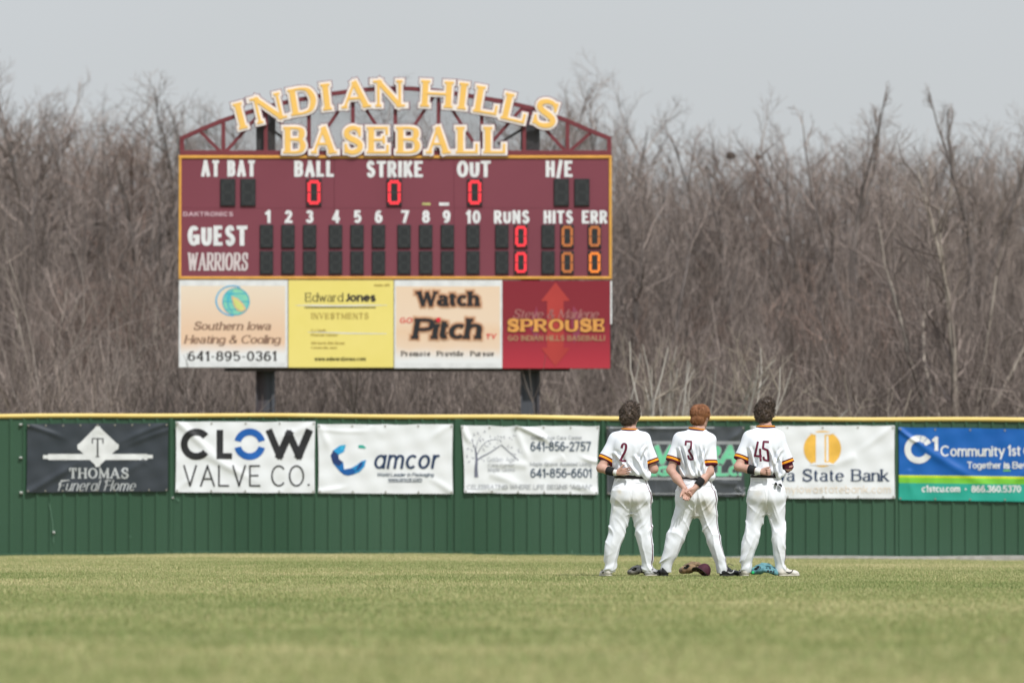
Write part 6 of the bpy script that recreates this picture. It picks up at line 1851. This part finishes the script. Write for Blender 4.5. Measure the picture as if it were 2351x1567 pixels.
# player 45 ----------------------------------------------------------
def hands45(B, A, q):
    hand(B, A["l"][1], (.98, -.02, -.02), (-.05, .1, .98), (.1, -.98, -.05), (1.35, 1.4, 1.4, 1.35), thumb=(.35, .9), s=.98)
    hand(B, A["r"][1], (-.9, .25, .3), (.2, .3, .9), (-.2, -.95, 0), .25, s=1.0)
r45 = player(1753.5, 1440, 1495, "person in white uniform numbered 45, swept dark hair, taped fist behind back",
    [poly_strokes([[(1391, 441), (1366, 555), (1421, 557)], [(1407, 497), (1412, 597)]], 17), poly_strokes([[(1478, 445), (1436, 441), (1430, 494), (1466, 510), (1472, 560), (1474, 594), (1440, 585), (1433, 560)]], 17)],
    torso=[(704, 1345, 1572, .004, .122), (694, 1332, 1588, .0, .136), (674, 1326, 1598, -.005, .146), (640, 1318, 1592, -.006, .142), (560, 1302, 1588, -.01, .138), (480, 1288, 1592, -.012, .136), (420, 1295, 1590, -.01, .122), (372, 1340, 1550, -.004, .098), (332, 1392, 1522, .0, .072)],
    neck=(1457, 318, 70, .0), shl=(1330, .0, 405), shr=(1552, .0, 402), slv_l=(1258, -.04, 588), slv_r=(1632, .0, 618),
    legs=[[(1475, 1304, -.005, 40, .053), (1440, 1303, -.01, 42, .060), (1400, 1300, -.012, 46, .064), (1330, 1312, -.02, 52, .070), (1250, 1330, -.028, 60, .076), (1170, 1348, -.012, 64, .078), (1100, 1362, -.002, 70, .084), (1030, 1375, -.004, 78, .094), (970, 1384, -.012, 82, .103), (900, 1392, -.02, 80, .110), (840, 1394, -.02, 74, .11)],
          [(1475, 1572, -.005, 42, .053), (1440, 1573, -.01, 44, .060), (1400, 1570, -.012, 44, .064), (1330, 1564, -.02, 50, .070), (1250, 1560, -.028, 54, .076), (1170, 1556, -.012, 58, .078), (1100, 1554, -.002, 64, .084), (1030, 1548, -.004, 70, .094), (970, 1542, -.012, 76, .103), (900, 1532, -.02, 78, .110), (840, 1530, -.02, 72, .11)]],
    hips=[(1010, 1408, 1520, -.005, .06), (960, 1350, 1572, -.012, .098), (900, 1312, 1608, -.03, .134), (830, 1316, 1606, -.026, .136), (780, 1326, 1598, -.012, .124), (740, 1334, 1588, .0, .118), (705, 1340, 1580, .004, .115)],
    arms={"l": [(1236, -.085, 640), (1412, -.178, 680)], "r": [(1640, -.005, 640), (1520, .17, 545)]},
    head=(1455, 222), hair=dict(kind="curly", n=1000, col=DARKHAIR, hull=[((1448, .035, 200), (.096, .112, .105)), ((1470, .03, 145), (.070, .085, .066)), ((1436, -.01, 245), (.080, .068, .062))]),
    shoes=[(1302, -.055, (-.2, 1), .29, m_shoew, m_sole, m_mark), (1560, -.05, (.70, .71), .30, m_shoew, m_sole, m_mark)],
    belt=(712, -.004), yaw=.38, seed=5,
    folds=[(1480, 500, 1560, 730, .016, 24), (1410, 560, 1370, 700, .009, 20), (1590, 500, 1520, 620, .009, 18), (1320, 480, 1360, 640, .011, 18), (1500, 560, 1500, 700, .012, 18), (1570, 560, 1590, 710, .008, 16)],
    extra=dict(hands=hands45, blouse=((1552, 705, -.045, (.06, .075, .046)), (1590, 690, .0, (.03, .06, .04))), pipe=.2, stain=((1525, 390, 26, .55),), welt=((1360, 1430, 760), (1500, 1575, 772)),
        bands=lambda A, q: [("wristband", q((1318, -.132, 658)), q((1368, -.158, 670)), .050, .046, m_blk), ("wrist_tape", q((1370, -.160, 671)), q((1412, -.178, 680)), .036, .034, m_wht)]),
    dirt=((1390, 860, 55, .35), (1460, 960, 50, .25)))
root45, O45, X45, Z45, jb, tb45 = r45
# black glove cuffs sticking out of the pocket of 45, and his maroon undersleeve
v = MB()
for x0, y0, x1, y1 in ((1522, 762, 1541, 776), (1549, 770, 1580, 790)):
    a = np.array((X45(x0), -.165, Z45(y0))) + O45; b = np.array((X45(x1), -.165, Z45(y1))) + O45
    c = (a + b) / 2
    pts = [a + (0, 0, -.012), (a + b) / 2 + (0, -.012, .012), b + (0, -.002, .008), b + (0, -.008, -.016), c + (-.004, -.018, -.014)]
    v.add(pts + [p + (0, .05, 0) for p in pts], [(0, 4, 1), (1, 4, 2), (2, 4, 3), (0, 1, 6, 5), (1, 2, 7, 6), (2, 3, 8, 7), (3, 4, 9, 8), (4, 0, 5, 9)])
v.build("pocketed_batting_glove", m_blk, root45)
e0 = np.array((X45(1625), 0, Z45(600))); e1 = np.array((X45(1641), -.004, Z45(645)))
MB().tube([e0 + O45, e1 + O45, e1 + (-.012, .03, -.012) + O45, e1 + (-.05, .08, .02) + O45], [.056, .05, .045, .043], 16).build("undersleeve", mat("maroon_undersleeve", lin(104, 34, 56), .7), root45, True)

# ------------------------------------------------------------------ gloves and cap on the grass
def spot(cx7):
    """ground spot under a mark x on the enlarged photograph"""
    return P(1340 + cx7 / 3.4827, 1322, YP) * (1, 1, 0)


def glove(label, loc, yaw, leather, dark, lace, lining, s=1.0, accent=None):
    """fielder's glove lying on its palm: fingers arch to the right, wrist opening to the left"""
    root = tag(empty("baseball_glove", loc), label, "glove", "gloves left on the grass"); root.location.z += .016; ORIGIN[root] = ORIGIN[root] + np.array((0, 0, .016))
    O = ORIGIN[root]; c, sn = math.cos(yaw), math.sin(yaw)
    R = lambda p: np.array((p[0] * c - p[1] * sn, p[0] * sn + p[1] * c, p[2])) * s
    Fd = Field((-.2, -.19, -.01), (.2, .19, .2), .004)
    for y0, y1, zt, xe, r in ((-.075, -.095, .070, .100, .017), (-.035, -.045, .098, .118, .0185), (.008, .006, .108, .120, .019), (.05, .055, .100, .108, .018)):
        pts = [R((-.06, y0 * .55, .072)), R((-.02, y0 * .8, zt)), R((.045, y0, zt * .95)), R((.088, y1, zt * .66)), R((xe, y1 * 1.03, .022))]
        for a, b in zip(pts, pts[1:]): Fd.cap(a, b, r * s * .9, r * s * .84, .003)
    pts = [R((-.07, -.065, .05)), R((-.03, -.105, .052)), R((.03, -.125, .04)), R((.085, -.11, .018))]       # thumb stall
    for a, b in zip(pts, pts[1:]): Fd.cap(a, b, .021 * s, .019 * s, .008)
    Fd.cap(R((-.05, -.04, .055)), R((-.05, .045, .055)), .046 * s, .046 * s, .03)
    Fd.cap(R((-.105, -.03, .04)), R((-.105, .035, .04)), .03 * s, .03 * s, .025)
    Fd.ell(R((-.085, -.045, .072)), np.array((.036, .032, .021)) * s, .006, sub=True)
    Fd.ell(R((.02, 0, .0)), np.array((.085, .095, .055)) * s, .01, sub=True)
    sl, X, Y, Z = Fd.block((-.3, -.3, -.1), (.3, .3, .3)); Fd.d = np.maximum(Fd.d, (.002 - Z) + 0 * X + 0 * Y)
    V, F = Fd.mesh(); V = relax(V, F, 1)
    obj("leather_shell", V + O, F, leather, root, True)
    mb = MB(); e = [R((-.085 + .034 * math.cos(a), -.046 + .030 * math.sin(a), .063)) for a in np.linspace(0, 6.28, 17)[:-1]]
    mb.add([p + O for p in e], [tuple(range(16))]); mb.build("lining", lining, root)
    shell = BVHTree.FromPolygons([Vector(p) for p in V], [tuple(q) for q in F])
    for x, z, rx, rz in ((-.07, .078, .034, .020), (.022, .076, .010, .012), (.050, .070, .010, .012), (.030, .046, .011, .010), (.058, .042, .010, .010), (.082, .040, .009, .010), (.045, .018, .012, .007), (.078, .016, .010, .007), (-.005, .03, .007, .012)):
        ring = []
        for a in np.linspace(0, 2 * math.pi, 13)[:-1]:
            hit = shell.ray_cast(Vector(((x + rx * math.cos(a)) * s, -.4, (z + rz * math.sin(a)) * s)), Vector((0, 1, 0)), 1.0)
            if hit[0] is not None: ring.append(np.array(hit[0]) + (0, -.003, 0))
        if len(ring) > 5: MB().add([p + O for p in ring], [tuple(range(len(ring)))]).build("web_gap_shade" if x > -.05 else "wrist_gap_shade", lining, root)  # dark discs laid on the shell paint the shade inside its gaps
    # web: crossed straps between thumb and first finger
    w = MB()
    for t in np.linspace(0, 1, 5):
        a = R((.0 + .085 * t, -.083 - .008 * t, .078 - .05 * t)); b = R((.0 + .085 * t, -.115 + .012 * t, .066 - .046 * t))
        w.tube([a + O, b + O], .0042 * s, 6)
    for k in (0, .5, 1):
        w.tube([R((-.005, -.083 - .03 * k, .083 - .013 * k)) + O, R((.05, -.092 - .026 * k, .06 - .012 * k)) + O, R((.095, -.094 - .018 * k, .026)) + O], .005 * s, 6)
    w.build("web", leather, root, True)
    T = Tubes()
    for y, z in ((-.092, .05), (-.045, .068), (.006, .074), (.055, .068)):
        for x in (.075, .092):
            p = R((x, y - .012, z - (x - .07) * 1.1)); q = R((x + .004, y + .02, z + .006 - (x - .07) * 1.1)); T.add([p, (p + q) / 2 + (0, 0, .012 * s), q], .0028, .0028, 4)
    for y in (-.03, .02): T.add([R((-.118, y, .066)), R((-.10, y + .01, .078)), R((-.075, y + .02, .082))], .003, .003, 4)
    v, f = T.arrays(); obj("lacing", v + O, f, lace, root, True)
    mb = MB()
    for t in (.12, .37, .62, .87):
        p = R((.0 + .085 * t, -.128, .064 - .047 * t)); q = R((.016 + .085 * t, -.128, .064 - .047 * t))
    if accent:
        cc = R((-.125, -.035, .03)); MB().tube([cc + O + (0, -.012, 0), cc + O + (0, -.03, 0), cc + O + (0, -.034, 0)], [.016, .016, .010], 14).build("badge", accent, root, True)
    return root


def leather(name, c, c2): return mat(name, c, .5, c2, 30, bump=.25, bscale=160, spec=.4)
m_lblk = mat("glove_lining", (.016, .015, .015), .8)
glove("grey and black baseball glove on the grass behind the right shoe of player 2", spot(445) + (0, .16, 0), .5, leather("grey_leather", (.27, .25, .215), (.13, .12, .11)), m_lblk, m_lblk, m_lblk, .9)
glove("tan baseball glove on the grass between the feet of player 3, under a cap", spot(884) + (0, .07, .008), .3, leather("tan_leather", (.27, .17, .085), (.13, .08, .04)), m_lblk, mat("tan_lace", (.5, .38, .22), .6), m_lblk, 1.14)
glove("teal baseball glove lying between the shoes of player 45", spot(1446) + (0, .04, 0), .25, leather("teal_leather", lin(98, 148, 154), lin(74, 122, 132)), m_lblk, mat("teal_lace", lin(140, 200, 196), .5), mat("teal_lining", (.02, .02, .022), .8), 1.1, mat("green_badge", lin(40, 190, 110), .4))

# maroon cap draped over the tan glove: crown to the right, bill up and left
def cap_on_glove():
    root = tag(empty("cap", spot(960)), "maroon baseball cap resting on the tan glove, bill pointing left", "cap")
    O = ORIGIN[root]
    c0 = np.array((.0, -.065, .070)); ax = np.array((.55, .25, .80)); ax /= np.linalg.norm(ax)      # crown axis: up and to the right
    fw = np.array((-.25, -.95, .12)); fw -= ax * (fw @ ax); fw /= np.linalg.norm(fw); sd = np.cross(ax, fw)
    v, f = [], []
    nu, nvv = 36, 12
    for j in range(nvv + 1):
        t = j / nvv * math.pi / 2
        for i in range(nu):
            a = 2 * math.pi * i / nu
            seam = 1 - .012 * abs(math.cos(3 * a)) ** 12
            r = .084 * (math.cos(t) ** .82) * seam; h = .105 * math.sin(t) ** 1.05
            p = c0 + ax * (h - .03) + (fw * math.cos(a) * r * 1.06 + sd * math.sin(a) * r * .92)
            p[2] = max(p[2], .004 + .002 * (i % 3))
            v.append(p + O)
    for j in range(nvv):
        for i in range(nu): f.append((j * nu + i, j * nu + (i + 1) % nu, (j + 1) * nu + (i + 1) % nu, (j + 1) * nu + i))
    obj("crown", v, f, mat("cap_maroon", lin(76, 34, 48), .75, lin(64, 27, 40), 30, bump=.2, bscale=300), root, True)
    v, f = [], []
    n = 22; m_ = 7
    for i in range(n + 1):
        a = -1.25 + 2.5 * i / n
        for j in range(m_ + 1):
            t = j / m_
            r0 = .081; r1 = .081 + .072 * math.cos(a * .95) ** .8 if abs(a) < 1.5 else .081
            rr_ = r0 + (r1 - r0) * t
            p = c0 + ax * (-.03 - .030 * (math.sin(a) ** 2) - .016 * t) + fw * math.cos(a) * rr_ * 1.06 + sd * math.sin(a) * rr_ * .92
            p[2] = max(p[2], .006); v.append(p + O)
    base = len(v)
    v += [p - ax * .005 for p in v]
    k = m_ + 1
    for i in range(n):
        for j in range(m_):
            q = (i * k + j, (i + 1) * k + j, (i + 1) * k + j + 1, i * k + j + 1); f.append(q); f.append(tuple(x + base for x in q[::-1]))
        a_ = i * k + m_; f.append((a_, a_ + k, a_ + k + base, a_ + base))
    obj("bill", v, f, mat("cap_bill", lin(62, 52, 50), .75, lin(50, 42, 42), 30, bump=.2, bscale=300), root, True)
    b = c0 + ax * .077
    MB().tube([b + O - ax * .004, b + O + ax * .003, b + O + ax * .006], [.008, .007, .003], 10).build("button", bpy.data.materials["cap_maroon"], root, True)
cap_on_glove()
